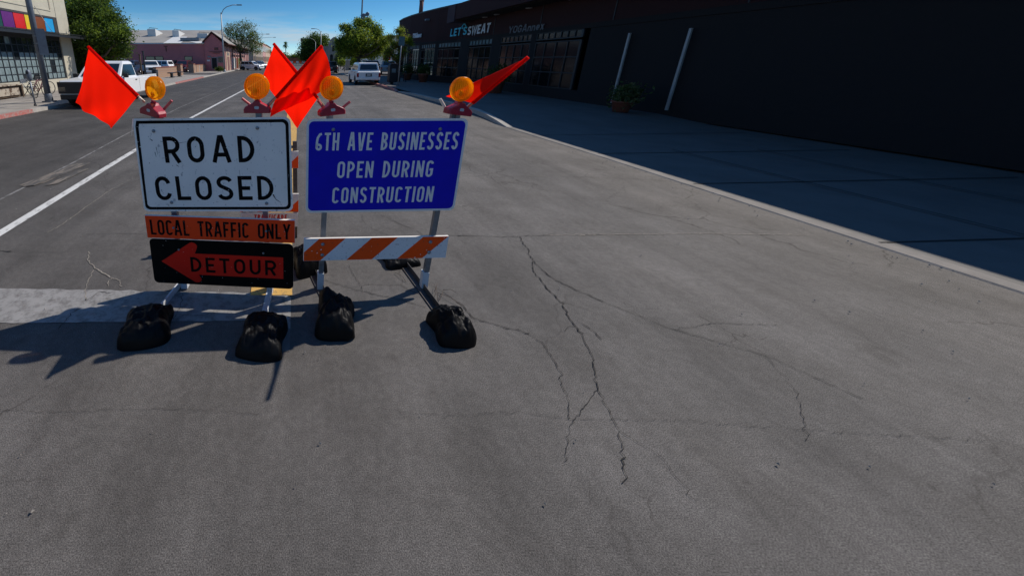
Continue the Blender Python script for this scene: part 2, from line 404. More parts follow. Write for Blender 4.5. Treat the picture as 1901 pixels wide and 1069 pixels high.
# ------------------------------------------------------------------ mesh building
ROOT = {}
class MB:
    """collects shapes in place coordinates; build() links them as ONE mesh object"""
    def __init__(s): s.v = []; s.f = []; s.m = []; s.sm = []
    def add(s, verts, faces, mi=0, smooth=False):
        o = len(s.v); s.v += [tuple(v) for v in verts]
        for f in faces: s.f.append(tuple(i + o for i in f)); s.m.append(mi); s.sm.append(smooth)
        return s
    def box(s, c, d, rz=0, mi=0, T=None):
        hx, hy, hz = d[0] / 2, d[1] / 2, d[2] / 2
        vs = [Vector((a * hx, b * hy, e * hz)) for e in (-1, 1) for b in (-1, 1) for a in (-1, 1)]
        if rz:
            q = Matrix.Rotation(rz, 3, 'Z'); vs = [q @ v for v in vs]
        vs = [v + Vector(c) for v in vs]
        if T: vs = [T(v) for v in vs]
        return s.add(vs, [(0, 2, 3, 1), (4, 5, 7, 6), (0, 1, 5, 4), (2, 6, 7, 3), (0, 4, 6, 2), (1, 3, 7, 5)], mi)
    def span(s, a, b, mi=0, T=None):
        return s.box([(a[i] + b[i]) / 2 for i in range(3)], [abs(b[i] - a[i]) for i in range(3)], 0, mi, T)
    def beam(s, a, b, w, h, mi=0, up=Vector((0, 0, 1))):
        a, b = Vector(a), Vector(b); d = (b - a).normalized()
        x = d.cross(up)
        if x.length < 1e-4: x = d.cross(Vector((0, 1, 0)))
        x.normalize(); u = x.cross(d)
        vs = [p + x * (i * w / 2) + u * (j * h / 2) for p in (a, b) for i, j in ((-1, -1), (1, -1), (1, 1), (-1, 1))]
        return s.add(vs, [(0, 3, 2, 1), (4, 5, 6, 7), (0, 1, 5, 4), (1, 2, 6, 5), (2, 3, 7, 6), (3, 0, 4, 7)], mi)
    def tube(s, pts, r, n=8, mi=0, cap=True, smooth=True):
        pts = [Vector(p) for p in pts]
        rs = r if isinstance(r, (list, tuple)) else [r] * len(pts)
        vs = []; ref = Vector((0, 0, 1))
        for i, p in enumerate(pts):
            d = (pts[min(i + 1, len(pts) - 1)] - pts[max(i - 1, 0)]).normalized()
            x = d.cross(ref)
            if x.length < .05: x = d.cross(Vector((1, 0, 0)))
            x.normalize(); u = x.cross(d)
            for k in range(n):
                a = 2 * math.pi * k / n
                vs.append(p + (x * math.cos(a) + u * math.sin(a)) * rs[i])
        fs = []
        for i in range(len(pts) - 1):
            for k in range(n):
                k2 = (k + 1) % n
                fs.append((i * n + k, i * n + k2, (i + 1) * n + k2, (i + 1) * n + k))
        s.add(vs, fs, mi, smooth)
        if cap:
            o = len(s.v) - len(vs)
            s.f.append(tuple(o + k for k in range(n))[::-1]); s.m.append(mi); s.sm.append(False)
            s.f.append(tuple(o + (len(pts) - 1) * n + k for k in range(n))); s.m.append(mi); s.sm.append(False)
        return s
    def prism(s, poly, d, T=None, mi=0, mside=None):
        """poly: (x, z) points; thickness from y=d[0] to y=d[1]"""
        n = len(poly)
        vs = [Vector((x, d[0], z)) for x, z in poly] + [Vector((x, d[1], z)) for x, z in poly]
        if T: vs = [T(v) for v in vs]
        s.add(vs, [tuple(range(n)), tuple(range(n, 2 * n))[::-1]], mi)
        o = len(s.v) - 2 * n
        for i in range(n):
            j = (i + 1) % n
            s.f.append((o + i, o + i + n, o + j + n, o + j)); s.m.append(mi if mside is None else mside); s.sm.append(False)
        return s
    def lathe(s, prof, c, axis='Z', n=24, mi=0, T=None, smooth=True):
        vs = []
        for r, h in prof:
            for k in range(n):
                a = 2 * math.pi * k / n
                x, y = r * math.cos(a), r * math.sin(a)
                v = Vector((x, y, h)) if axis == 'Z' else (Vector((x, h, y)) if axis == 'Y' else Vector((h, x, y)))
                vs.append(v + Vector(c))
        if T: vs = [T(v) for v in vs]
        fs = []
        for i in range(len(prof) - 1):
            for k in range(n):
                k2 = (k + 1) % n
                fs.append((i * n + k, i * n + k2, (i + 1) * n + k2, (i + 1) * n + k))
        return s.add(vs, fs, mi, smooth)
    def build(s, name, mats, parent=None, kind=None, label=None, cat=None, group=None, bevel=0, mesh=None):
        if not isinstance(mats, (list, tuple)): mats = [mats]
        root = parent
        while root is not None and root.parent is not None: root = root.parent
        off = Vector(root.location) if root is not None else Vector((0, 0, 0))
        me = bpy.data.meshes.new(name)
        me.from_pydata([(v[0] - off.x, v[1] - off.y, v[2] - off.z) for v in s.v], [], s.f)
        for m_ in mats: me.materials.append(m_)
        me.polygons.foreach_set('material_index', s.m)
        me.polygons.foreach_set('use_smooth', s.sm)
        me.update()
        o = bpy.data.objects.new(name, me); COL.objects.link(o)
        if parent is not None: o.parent = parent
        if kind: o['kind'] = kind
        if label: o['label'] = label
        if cat: o['category'] = cat
        if group: o['group'] = group
        if bevel:
            bv = o.modifiers.new('bevel', 'BEVEL'); bv.width = bevel; bv.segments = 2; bv.limit_method = 'ANGLE'; bv.angle_limit = R(40)
        return o

def thing(name, label, cat, loc=(0, 0, 0), group=None):
    o = bpy.data.objects.new(name, None); COL.objects.link(o)
    o.location = loc; o.empty_display_size = .2
    o['label'] = label; o['category'] = cat
    if group: o['group'] = group
    return o
def pl(mesh_src, name, parent, loc=None, label=None):
    c = mesh_src.copy(); c.name = name; COL.objects.link(c); c.parent = parent
    if loc is not None: c.location = loc
    return c
def copy_tree(o, loc=None, rz=None, label=None, parent=None):
    c = o.copy(); COL.objects.link(c)
    if parent is not None: c.parent = parent
    if loc is not None: c.location = loc
    if rz is not None: c.rotation_euler = (0, 0, rz)
    if label: c['label'] = label
    for ch in list(o.children): copy_tree(ch, parent=c)
    return c

# ------------------------------------------------------------------ lettering (highway-style strokes)
def arc(cx, cy, rx, ry, a0, a1, n=10):
    return [(cx + rx * math.cos(R(a0 + (a1 - a0) * i / n)), cy + ry * math.sin(R(a0 + (a1 - a0) * i / n))) for i in range(n + 1)]
def glyph(ch, w, t):
    h = t / 2; l, r, b, tp = h, w - h, h, 1 - h; mx = w / 2; rx = (r - l) / 2; m = .5
    ry = min(rx * 1.15, .3)
    O = arc(mx, tp - ry, rx, ry, 180, 0) + arc(mx, b + ry, rx, ry, 0, -180)
    O.append(O[0])
    def Dshape(x0, y0, y1, r_): 
        rr = (y1 - y0) / 2; q = min(rr, (r_ - x0) * .8)
        return [(x0, y1), (r_ - q, y1)] + arc(r_ - q, y1 - rr, q, rr, 80, -80) + [(r_ - q, y0), (x0, y0)]
    g = {
     'O': [O], '0': [O], 'I': [[(mx, 0), (mx, 1)]],
     'L': [[(l, 1), (l, b), (w, b)]], 'T': [[(0, tp), (w, tp)], [(mx, tp), (mx, 0)]],
     'E': [[(w, tp), (l, tp), (l, b), (w, b)], [(l, m), (w * .86, m)]],
     'F': [[(w, tp), (l, tp), (l, 0)], [(l, m), (w * .86, m)]],
     'H': [[(l, 0), (l, 1)], [(r, 0), (r, 1)], [(l, m), (r, m)]],
     'N': [[(l, 0), (l, 1)], [(r, 0), (r, 1)], [(l, 1 - t * .3), (r, t * .3)]],
     'A': [[(h * .9, 0), (mx - h * .45, 1 - h * .55), (mx + h * .45, 1 - h * .55), (w - h * .9, 0)], [(w * .22, .30), (w * .78, .30)]],
     'V': [[(h * .9, 1), (mx - h * .45, h * .55), (mx + h * .45, h * .55), (w - h * .9, 1)]],
     'Y': [[(h * .8, 1), (mx, .45)], [(w - h * .8, 1), (mx, .45)], [(mx, .47), (mx, 0)]],
     'W': [[(h * .8, 1), (w * .27, 0.04), (mx, .9), (w * .73, .04), (w - h * .8, 1)]],
     'X': [[(h, 1), (r, 0)], [(r, 1), (h, 0)]],
     'x': [[(h, .7), (r, 0)], [(r, .7), (h, 0)]],
     'D': [[(l, 0), (l, 1)], Dshape(l, b, tp, r)],
     'P': [[(l, 0), (l, 1)], Dshape(l, .44, tp, r)],
     'B': [[(l, 0), (l, 1)], Dshape(l, .52, tp, r - t * .15), Dshape(l, b, .5, r)],
     'R': [[(l, 0), (l, 1)], Dshape(l, .44, tp, r), [(mx, .44), (w - h * .9, 0)]],
     'U': [[(l, 1)] + arc(mx, b + ry, rx, ry, 180, 360) + [(r, 1)]],
     'J': [[(r, 1)] + arc(mx, b + ry, rx, ry, 360, 180)],
     'C': [arc(mx, tp - ry, rx, ry, 12, 180) + arc(mx, b + ry, rx, ry, 180, 348)],
     'G': [arc(mx, tp - ry, rx, ry, 12, 180) + arc(mx, b + ry, rx, ry, 180, 360) + [(r, .46), (mx, .46)]],
     'S': [arc(mx, .74, rx, tp - .74, 15, 180, 9) + arc(mx, .74, rx, .2, 190, 235, 3) + arc(mx, .27, rx, .21, 55, 0, 4) + arc(mx, .27, rx, .27 - b, -10, -165, 9)],
     '6': [[(w * .88, tp), (w * .6, tp - .03), (l + rx * .35, .72), (l + .01, .52), (l, b + ry)] + arc(mx, b + ry, rx, ry, 188, 535, 18)],
     'n': [[(l, 0), (l, .7)], arc(mx, .7 - h - rx, rx, rx, 180, 0) + [(r, 0)]],
     'e': [[(l + .01, .36), (r, .36)] + arc(mx, .36, rx, .34 - h, 0, 320, 14)],
     'd': [[(r, 0), (r, 1)], arc(mx, .35, rx, .35 - h, 0, 360, 14)],
     "'": [[(mx, 1), (mx, .78)]], ' ': [],
    }
    return g[ch]
def ribbon(mb, pts, t, y, d, T, sx, mi=0):
    """stroke as one miter-joined strip with thickness; pts in (x, z)"""
    P = [Vector(p) for p in pts]
    q = [P[0]]
    for p in P[1:]:
        if (p - q[-1]).length > 1e-4: q.append(p)
    P = q; n = len(P); closed = (P[0] - P[-1]).length < 1e-3
    if closed: P = P[:-1]; n -= 1
    L = []; Rr = []
    for i in range(n):
        a = P[i - 1] if (i or closed) else None; b = P[(i + 1) % n] if (i < n - 1 or closed) else None
        d1 = (P[i] - a).normalized() if a is not None else None
        d2 = (b - P[i]).normalized() if b is not None else None
        if d1 is None: d1 = d2
        if d2 is None: d2 = d1
        n1 = Vector((-d1.y, d1.x)); n2 = Vector((-d2.y, d2.x)); mm = n1 + n2
        if mm.length < 1e-3: mm = n1
        mm.normalize(); k = min(1 / max(.35, mm.dot(n1)), 1.5)
        L.append(P[i] + mm * (t / 2 * k)); Rr.append(P[i] - mm * (t / 2 * k))
    vs = [T(Vector((*sx(p), y)).xzy) for p in L] + [T(Vector((*sx(p), y)).xzy) for p in Rr]
    vs += [T(Vector((*sx(p), y - d)).xzy) for p in L] + [T(Vector((*sx(p), y - d)).xzy) for p in Rr]
    fs = []
    rngi = range(n if closed else n - 1)
    for i in rngi:
        j = (i + 1) % n
        fs += [(2 * n + i, 2 * n + j, 3 * n + j, 3 * n + i), (i, j, 2 * n + j, 2 * n + i)[::-1], (n + i, n + j, 3 * n + j, 3 * n + i)]
    mb.add(vs, fs, mi)
def text(mb, s, cx, cz, height, width, t, y, d, T, wid=None, gap=.28, slant=0, mi=0, space=.55, ws=None):
    """s centred on (cx, cz), squeezed to the given total width; y = face depth, d = thickness"""
    W0 = {'I': .2, 'E': .52, 'F': .52, 'L': .52, 'T': .56, 'A': .70, 'V': .66, 'Y': .66, 'W': .9, 'O': .62, 'N': .64, "'": .16, ' ': space,
          'n': .46, 'e': .48, 'x': .48, 'd': .5, 'J': .5}
    if ws: W0.update(ws)
    gl = [(c, W0.get(c, .60)) for c in s]
    tot = sum(w for _, w in gl) + gap * (len(s) - 1)
    k = width / (tot * height)
    x = -width / 2
    for idx, (c, w) in enumerate(gl):
        ww = w * k
        for si, st in enumerate(glyph(c, ww, t)):
            yy = y - .00012 * si
            x0 = x
            ribbon(mb, st, t, yy, d, T, lambda p, x0=x0: (cx + x0 + (p[0] + slant * p[1]) * height, cz + (p[1] - .5) * height), mi)
        x += (w + gap) * k * height
def rrect(w, h, r, n=5, cx=0, cz=0):
    p = []
    for sx_, sz, a in ((1, -1, -90), (1, 1, 0), (-1, 1, 90), (-1, -1, 180)):
        for i in range(n + 1):
            an = R(a + 90 * i / n)
            p.append((cx + sx_ * (w / 2 - r) + r * math.cos(an), cz + sz * (h / 2 - r) + r * math.sin(an)))
    return p
def ring(mb, outer, inner, y, d, T, mi=0):
    n = len(outer)
    V = lambda p, yy: T(Vector((p[0], yy, p[1])))
    vs = [V(p, y - d) for p in outer] + [V(p, y - d) for p in inner] + [V(p, y) for p in outer] + [V(p, y) for p in inner]
    fs = []
    for i in range(n):
        j = (i + 1) % n
        fs += [(i, j, n + j, n + i), (2 * n + i, 2 * n + j, j, i), (n + i, n + j, 3 * n + j, 3 * n + i)]
    mb.add(vs, fs, mi)
# ------------------------------------------------------------------ ground, road, pavements
def flat(name, poly, z, m, kind='structure', **k):
    mb = MB(); mb.add([(p[0], p[1], z) for p in poly], [tuple(range(len(poly)))]); return mb.build(name, m, None, kind, **k)
flat('ground', [(-900, -300), (900, -300), (900, 1500), (-900, 1500)], -.02, M['dirt'])
flat('road', [(-11.1, -30), (7.4, -30), (7.4, 10), (6.9, 14.5), (6.3, 23), (5.9, 40), (3, 130), (-2, 330), (-22, 330), (-17, 200), (-13.2, 80), (-10.9, 10)], 0, M['asphalt'])
flat('side_street', [(-40, 96), (60, 96), (60, 108), (-40, 108)], .003, M['asphalt'])
def lx(Y, pts):
    for (x0, y0), (x1, y1) in zip(pts, pts[1:]):
        if y0 <= Y <= y1: return x0 + (x1 - x0) * (Y - y0) / (y1 - y0)
LANE = [(-3.3, -6), (-3.46, 2.2), (-3.52, 3.7), (-3.72, 7.3), (-3.86, 12), (-3.9, 24), (-4.6, 60)]
def strip(name, pts, w, z, m, label=None):
    mb = MB(); q = []
    for Y in np.arange(pts[0][1], pts[-1][1] - .01, .5): q.append((lx(Y, pts), Y))
    mb.add([(x - w / 2, y, z) for x, y in q] + [(x + w / 2, y, z) for x, y in q], [(i, i + len(q), i + len(q) + 1, i + 1) for i in range(len(q) - 1)])
    return mb.build(name, m, None, 'structure')
strip('white_lane_line', LANE, .125, .004, M['linewhite'])
strip('faded_lane_line', [(-4.25, 3), (-4.5, 6.6), (-4.8, 9.5), (-5.2, 15), (-5.4, 25), (-5.8, 40)], .045, .0035, M['thinline'])
strip('yellow_centre_line', [(-.26, 2.53), (-.28, 3), (-.33, 11.5), (-.6, 24), (-1.6, 60)], .36, .0075, M['yellow'])
# crosswalk bar with a ragged far edge
top = [(-14, 2.63)] + [(x, 2.63 - .03 * (x + 2.7) * (x > -2.7) + rng.uniform(-.012, .012)) for x in np.arange(-6, -.12, .09)]
top = [(x, max(y, 2.52)) for x, y in top]
bot = [(-.09, 2.50), (-.085, 2.14)] + [(x, 2.205 + .012 * (x + 2.3) + rng.uniform(-.006, .006)) for x in np.arange(-.3, -6, -.12)] + [(-14, 2.24)]
flat('crosswalk_bar', top + bot, .004, M['crosswhite'])
flat('crosswalk_edge_line', [(-.30, 2.18), (-.085, 2.18), (-.082, 1.93), (-.298, 1.95)], .0035, M['fadedwhite'])
flat('crosswalk_bar', [(-14, -.18), (-.1, -.28), (-.1, -.65), (-14, -.55)], .004, M['crosswhite'])
# cracks surveyed from the photograph
def cracks(name, lines, w, m, z):
    mb = MB()
    for ln, ww in lines:
        P = [G(*p) for p in ln]; q = []
        for a, b in zip(P, P[1:]):
            n_ = max(2, int((b - a).length / .022)); n_ = min(n_, 90)
            for i in range(n_): q.append(a + (b - a) * i / n_)
        q.append(P[-1]); L, Rr = [], []
        for i, p in enumerate(q):
            d = (q[min(i + 1, len(q) - 1)] - q[max(0, i - 1)]).normalized(); nn = Vector((-d.y, d.x, 0))
            p = p + nn * rng.gauss(0, .006)
            h = w * ww * rng.uniform(.35, 1.35) / 2 * (1 + .06 * p.y)
            L.append((p + nn * h)[:2]); Rr.append((p - nn * h)[:2])
        k = len(q)
        mb.add([(x, y, z) for x, y in L] + [(x, y, z) for x, y in Rr], [(i, i + 1, k + i + 1, k + i) for i in range(k - 1)])
    return mb.build(name, m, None, 'stuff')
def z5(*p): return [(850 + x / 4.4556, 380 + y / 4.4556) for x, y in p]
def z4(*p): return [(540 + x / 4.859, 400 + y / 4.859) for x, y in p]
cracks('road_cracks', [
    (z5((0, 260), (180, 262), (380, 268), (515, 265), (640, 258), (800, 250)), 1), ([(556, 437), (640, 437), (700, 438), (850, 438)], .5),
    (z5((515, 265), (530, 300), (560, 340), (590, 380), (580, 400), (620, 470), (700, 545), (800, 620), (920, 680), (1060, 740), (1203, 805)), 1.5),
    ([(1120, 560.6), (1250, 612), (1420, 660), (1600, 740)], .8), ([(1420, 660), (1480, 730), (1500, 820)], .5), ([(1250, 612), (1330, 600), (1450, 605)], .5),
    (z5((620, 470), (618, 545), (690, 630), (740, 700), (800, 760), (860, 820), (900, 890), (930, 950), (975, 1010), (1020, 1069)), 1.6),
    ([(1079, 620), (1100, 660), (1108, 720), (1150, 800), (1160, 900)], .9), ([(1108, 720), (1060, 790), (1050, 860)], .5), ([(1150, 800), (1230, 850), (1290, 930)], .5),
    (z5((860, 820), (920, 822), (980, 850), (1080, 860)), .5), (z5((980, 950), (1040, 1000), (1130, 1060), (1200, 1120)), 1.1),
    (z5((880, 1040), (900, 1020), (975, 1005)), .6), (z5((410, 285), (480, 335), (560, 375), (590, 380)), .6),
    (z5((0, 805), (130, 940), (230, 975), (380, 1015), (500, 1040), (590, 1069)), 1.3), ([(982, 620), (1010, 640), (1040, 690), (1060, 780)], .7), ([(700, 760), (820, 772), (960, 765), (1060, 780), (1240, 778), (1500, 800), (1850, 820)], .28), ([(0, 760), (120, 765), (300, 758), (480, 770)], .28),
    (z4((300, 585), (420, 625), (520, 655), (650, 690), (760, 715), (900, 742), (1040, 780), (1130, 800), (1220, 825)), .8),
    (z4((525, 455), (560, 530), (600, 590), (635, 640), (640, 685)), .55), (z4((0, 40), (150, 55), (330, 42), (560, 62), (650, 60)), .45),
    (z4((635, 0), (660, 70), (730, 120), (820, 160), (880, 180)), .6), (z4((810, 0), (900, 35), (960, 70), (1060, 110), (1140, 145), (1190, 180), (1260, 180)), .8),
    (z4((870, 0), (930, 50), (1000, 85), (1060, 108)), .5), (z4((1260, 182), (1400, 182), (1652, 188)), .8), (z4((1230, 610), (1330, 670), (1440, 740), (1560, 820)), .6),
    ([(855, 327.5), (900, 327), (935, 329), (1000, 327), (1040, 328), (1090, 329), (1120, 331), (1200, 334), (1350, 345)], .8),
    ([(0, 466), (8, 466.5), (22, 467)], 2.4), ([(22, 467), (60, 470), (120, 469)], .5),
    ([(160, 435), (200, 435), (250, 434), (272, 437), (400, 437)], .7), ([(168, 466), (230, 467), (275, 464)], .35),
    ([(158, 556), (161, 559), (172, 551), (185, 543), (205, 545)], 1), ([(108, 612), (126, 592), (130, 582), (150, 572)], 1),
    ([(340, 545), (335, 570), (322, 595)], .8), ([(280, 585), (330, 584), (352, 587), (400, 583)], .5),
], .0047, M['crack'], .0065)
cracks('filled_road_cracks', [
    ([(166, 467), (163, 484), (178, 498), (190, 506), (205, 515), (222, 522), (226, 532)], 1.2), ([(175, 502), (163, 520), (158, 545), (160, 556)], .8),
    ([(207, 516), (197, 535)], .8), ([(205, 353), (160, 385), (134, 404), (117, 417), (88, 432)], 1), ([(205, 353), (250, 330)], .5),
    (z5((995, 258), (1080, 252), (1203, 250)), 1.3), ([(1120, 436), (1300, 434), (1500, 437)], 1), ([(980, 327), (1012, 328)], 1.2),
    ([(1010, 437), (1120, 436)], .8),
], .007, M['crackpale'], .0060)
# pale scuffs on the left lane
mb = MB()
for k_, (p, w_, l_) in enumerate(((G(108, 322), .20, 1.3), (G(127, 329), .09, .9), (G(80, 335), .11, .7))):
    z_ = .0075 + .004 * k_
    mb.add([(p.x - w_, p.y - l_ * .5, z_), (p.x + w_ * .6, p.y - l_ * .4, z_), (p.x + w_, p.y + l_ * .5, z_), (p.x - w_ * .3, p.y + l_ * .45, z_)], [(0, 1, 2, 3)])
mb.build('pale_road_scuff', worn('pale_scuff', (.34, .28, .22), (.085, .08, .075), .57, 5, .85, (4, .5, 1), soft=.10), None, 'structure')

# left pavement, kerb at X = -10.3
KL = lambda Y: -10.25 - .005 * Y if Y < 26 else -10.38 - .055 * (Y - 26)
mb = MB(); Ys = [-30, 3, 8, 14, 20, 26, 34, 45, 60, 80, 120, 200]
for a, b in zip(Ys, Ys[1:]):
    mb.add([(KL(a) - .16, a, .13), (-60, a, .13), (-60, b, .13), (KL(b) - .16, b, .13)], [(0, 3, 2, 1)])
mb.build('left_pavement', M['walk'], None, 'structure')
def kerb(name, a, b, m, step=1.0):
    mb = MB(); n_ = max(1, int((b - a) / step))
    for i in range(n_):
        y0, y1 = a + (b - a) * i / n_, a + (b - a) * (i + 1) / n_
        for q in ((KL(y0), KL(y1)),):
            mb.add([(q[0] + .02, y0, 0), (q[1] + .02, y1, 0), (q[1], y1, .13), (q[0], y0, .13), (q[1] - .16, y1, .131), (q[0] - .16, y0, .131)],
                   [(0, 3, 2, 1), (3, 5, 4, 2)])
    return mb.build(name, m, None, 'structure')
kerb('left_kerb', -30, 5, M['kerb'], 5); kerb('left_red_kerb', 5, 13.4, M['kerbred']); kerb('left_kerb', 13.4, 30, M['kerb'])
kerb('left_red_kerb', 30, 41, M['kerbred']); kerb('left_kerb', 41, 200, M['kerb'], 6)
# grooves between pavement slabs, left
mb = MB()
for Y in np.arange(-3, 60, 1.5): mb.add([(KL(Y) - .16, Y, .134), (-15.2, Y, .134), (-15.2, Y + .02, .134), (KL(Y) - .16, Y + .02, .134)], [(0, 3, 2, 1)])
for o_ in (1.7, 3.3): mb.add([(KL(0) - o_, -5, .134), (KL(60) - o_ - .02, 60, .134), (KL(60) - o_, 60, .134), (KL(0) - o_ + .02, -5, .134)], [(0, 1, 2, 3)])
mb.build('pavement_joints', M['crack'], None, 'structure')
# parking lot apron
flat('parking_lot', [(-60, 40), (-17.6, 40), (-18.6, 62), (-60, 62)], .138, M['asphalt'])
flat('parking_lot_driveway', [(-17.5, 46), (-11.6, 46), (-12.0, 52.5), (-17.5, 52.5)], .142, M['asphalt'])

# right pavement: flush at the ramp near the camera, raised kerb further on
KR = [(6.32, -30), (6.30, 7), (6.17, 10.4), (6.45, 12), (6.72, 13.4), (6.75, 14.6)]
mb = MB()
mb.add([(6.32, -30, .012), (40, -30, .012), (40, 10.4, .06), (6.2, 10.4, .012), (6.3, 7, .012)], [(0, 1, 2, 3, 4)])
mb.add([(6.2, 10.4, .012), (40, 10.4, .06), (40, 12.2, .14), (6.47, 12.2, .13)], [(0, 1, 2, 3)])
mb.add([(6.47, 12.2, .13), (40, 12.2, .14), (40, 14.6, .14), (6.7, 14.6, .13)], [(0, 1, 2, 3)])
mb.add([(6.7, 14.6, .13), (40, 14.6, .14), (40, 22, .14), (6.35, 22.6, .13)], [(0, 1, 2, 3)])
mb.add([(6.35, 22.6, .13), (40, 22, .14), (40, 45, .14), (6.1, 45, .13)], [(0, 1, 2, 3)])
mb.add([(6.1, 45, .13), (40, 45, .14), (40, 96, .14), (4.4, 96, .13)], [(0, 1, 2, 3)])
mb.add([(4, 108, .13), (40, 108, .14), (40, 330, .14), (-2, 330, .13)], [(0, 1, 2, 3)])
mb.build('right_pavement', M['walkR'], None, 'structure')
def kerbpath(name, pts, m, h0=.135):
    """pts: (x, y, height) along the road edge"""
    mb = MB()
    for (x0, y0, a), (x1, y1, b) in zip(pts, pts[1:]):
        mb.add([(x0 - .02, y0, 0), (x1 - .02, y1, 0), (x1, y1, b), (x0, y0, a), (x1 + .17, y1, b + .001), (x0 + .17, y0, a + .001)], [(0, 1, 2, 3), (3, 2, 4, 5)])
    return mb.build(name, m, None, 'structure')
kerbpath('right_gutter_edge', [(6.26, -30, .014), (6.24, 7, .014), (6.14, 10.3, .016)], M['gutter'])
kerbpath('right_kerb', [(6.14, 10.3, .02), (6.2, 11, .10), (6.36, 12, .15), (6.55, 13.2, .155), (6.62, 14.4, .15), (6.5, 17, .14), (6.3, 20, .13), (6.1, 22.4, .05)], M['kerb'])
kerbpath('right_red_kerb', [(6.05, 22.7, .03), (6.02, 23.4, .15), (5.95, 27, .15), (5.9, 31, .15)], M['kerbred'])
kerbpath('right_kerb', [(5.9, 31, .15), (5.8, 45, .15), (4.2, 96, .15)], M['kerb'])
kerbpath('right_kerb', [(3.8, 108, .15), (-2.2, 330, .15)], M['kerb'])
mb = MB()
def gz(x, y): return .0165 if y < 7 else (.014 + .12 * min(1, max(0, (y - 10.4) / 1.8)) + .004 + (.004 if y > 10.4 else .0) + (.0014 * (x - 6.2) * (1 if y < 10.5 else .3)))
for Y in list(np.arange(-8, 10, 1.9)): mb.add([(6.35, Y, .0165 + .0), (12.2, Y + .3, .0165 + .012), (12.2, Y + .325, .0165 + .012), (6.35, Y + .025, .0165)], [(0, 1, 2, 3)])
for Y in (14.9, 16.8, 18.7, 20.6, 25, 27): mb.add([(6.8, Y, .1365), (12.2, Y + .3, .139), (12.2, Y + .33, .139), (6.8, Y + .03, .1365)], [(0, 1, 2, 3)])
for o_ in (8.2, 10.1): mb.add([(o_, -8, .0225), (o_ + .03, -8, .0225), (o_ + .03, 7.5, .0425), (o_, 7.5, .0425)], [(0, 1, 2, 3)])
mb.build('pavement_joints', M['crack'], None, 'structure')

# ------------------------------------------------------------------ sign boards on stands
def frame(x, y, z, ya, pi, ro):
    q = Matrix.Rotation(ya, 3, 'Z') @ Matrix.Rotation(pi, 3, 'X') @ Matrix.Rotation(ro, 3, 'Y')
    c = Vector((x, y, z))
    return lambda v: c + q @ Vector(v)
def bolts(T, pts, parent, r=.011):
    for px_, pz in pts:
        b = MB(); b.lathe([(0, -.013), (r * .45, -.013), (r * .55, -.010), (r, -.0095), (r * 1.25, -.005), (r * 1.25, -.003)], (px_, 0, pz), 'Y', 10, T=T)
        b.build('bolt', M['bolt'], parent)
def skid(a, b, parent):
    mb = MB(); a, b = Vector(a), Vector(b); d = (b - a).normalized(); n_ = Vector((-d.y, d.x, 0))
    mb.beam(a + Vector((0, 0, .008)), b + Vector((0, 0, .008)), .055, .006)
    mb.beam(a + n_ * .026 + Vector((0, 0, .034)), b + n_ * .026 + Vector((0, 0, .034)), .005, .05)
    return mb
# --- left stand
st = thing('sign_stand', 'left sign stand with a white ROAD CLOSED board above orange and black detour boards', 'road sign', (-.68, 2.62, 0), 'sign stands closing the road')
Tr = frame(-.685, 2.585, 1.14, -.036, .014, -.017)
W_, H_ = 1.22, .76
def rc(w, h, r):   # outline whose top left corner is bent over
    p = rrect(w, h, r)
    return [q for q in p if not (q[0] < -w / 2 + r and q[1] > h / 2 - r)] and [
        q if not (q[0] < -w / 2 + .13 and q[1] > h / 2 - .09) else q for q in p]
def cut(p, w, h):
    out = []
    for q in p:
        x, z = q
        # chop the top left corner along the line from (-w/2+.012, h/2-.10) to (-w/2+.035, h/2)
        lim = -w / 2 + .004 + max(0, (z - (h / 2 - .13))) * .30
        out.append((max(x, lim), z))
    return out
b = MB(); b.prism(cut(rrect(W_, H_, .045), W_, H_), (0, .003), Tr, 0, 1)
bd = b.build('road_closed_board', [M['signwhite'], M['signback']], st)
b = MB()
ring(b, cut(rrect(W_ - .032, H_ - .032, .042), W_ - .03, H_ - .03), cut(rrect(W_ - .078, H_ - .078, .03), W_ - .07, H_ - .07), -.0003, .0006, Tr)
b.build('black_border', M['signblack'], bd)
b = MB()
text(b, 'ROAD', -.022, .137, .208, .70, .155, -.0003, .0008, Tr, gap=.27)
text(b, 'CLOSED', -.012, -.180, .203, .945, .155, -.0003, .0008, Tr, gap=.20)
b.build('lettering', M['signblack'], bd)
# the bent flap of the top left corner
b = MB(); V_ = [Tr((-.607, -.001, .245)), Tr((-.568, -.001, .379)), Tr((-.598, .035, .372)), Tr((-.612, .03, .29))]
b.add(V_, [(0, 1, 2, 3)]); b.build('bent_corner', M['signwhite'], bd)
b = MB()
for x0, z0, x1, z1, w_ in ((.455, -.235, .475, -.275, .012), (.475, -.275, .515, -.305, .006), (-.43, .16, -.425, .10, .004), (-.445, .12, -.44, .08, .005), (-.45, .21, -.47, .225, .008), (-.39, .205, -.33, .19, .003), (-.25, .19, -.18, .20, .003), (-.29, .015, -.27, .0, .006), (.2, -.03, .205, -.13, .002), (-.4, .07, -.36, .072, .002)):
    p0, p1 = Vector((x0, z0)), Vector((x1, z1)); d = (p1 - p0).normalized(); n_ = Vector((-d.y, d.x)) * w_ / 2
    b.add([Tr((q.x, -.0007, q.y)) for q in (p0 + n_, p1 + n_ * .3, p1 - n_ * .3, p0 - n_)], [(0, 1, 2, 3)])
b.build('scratch_marks', M['trim'], bd, 'stuff')
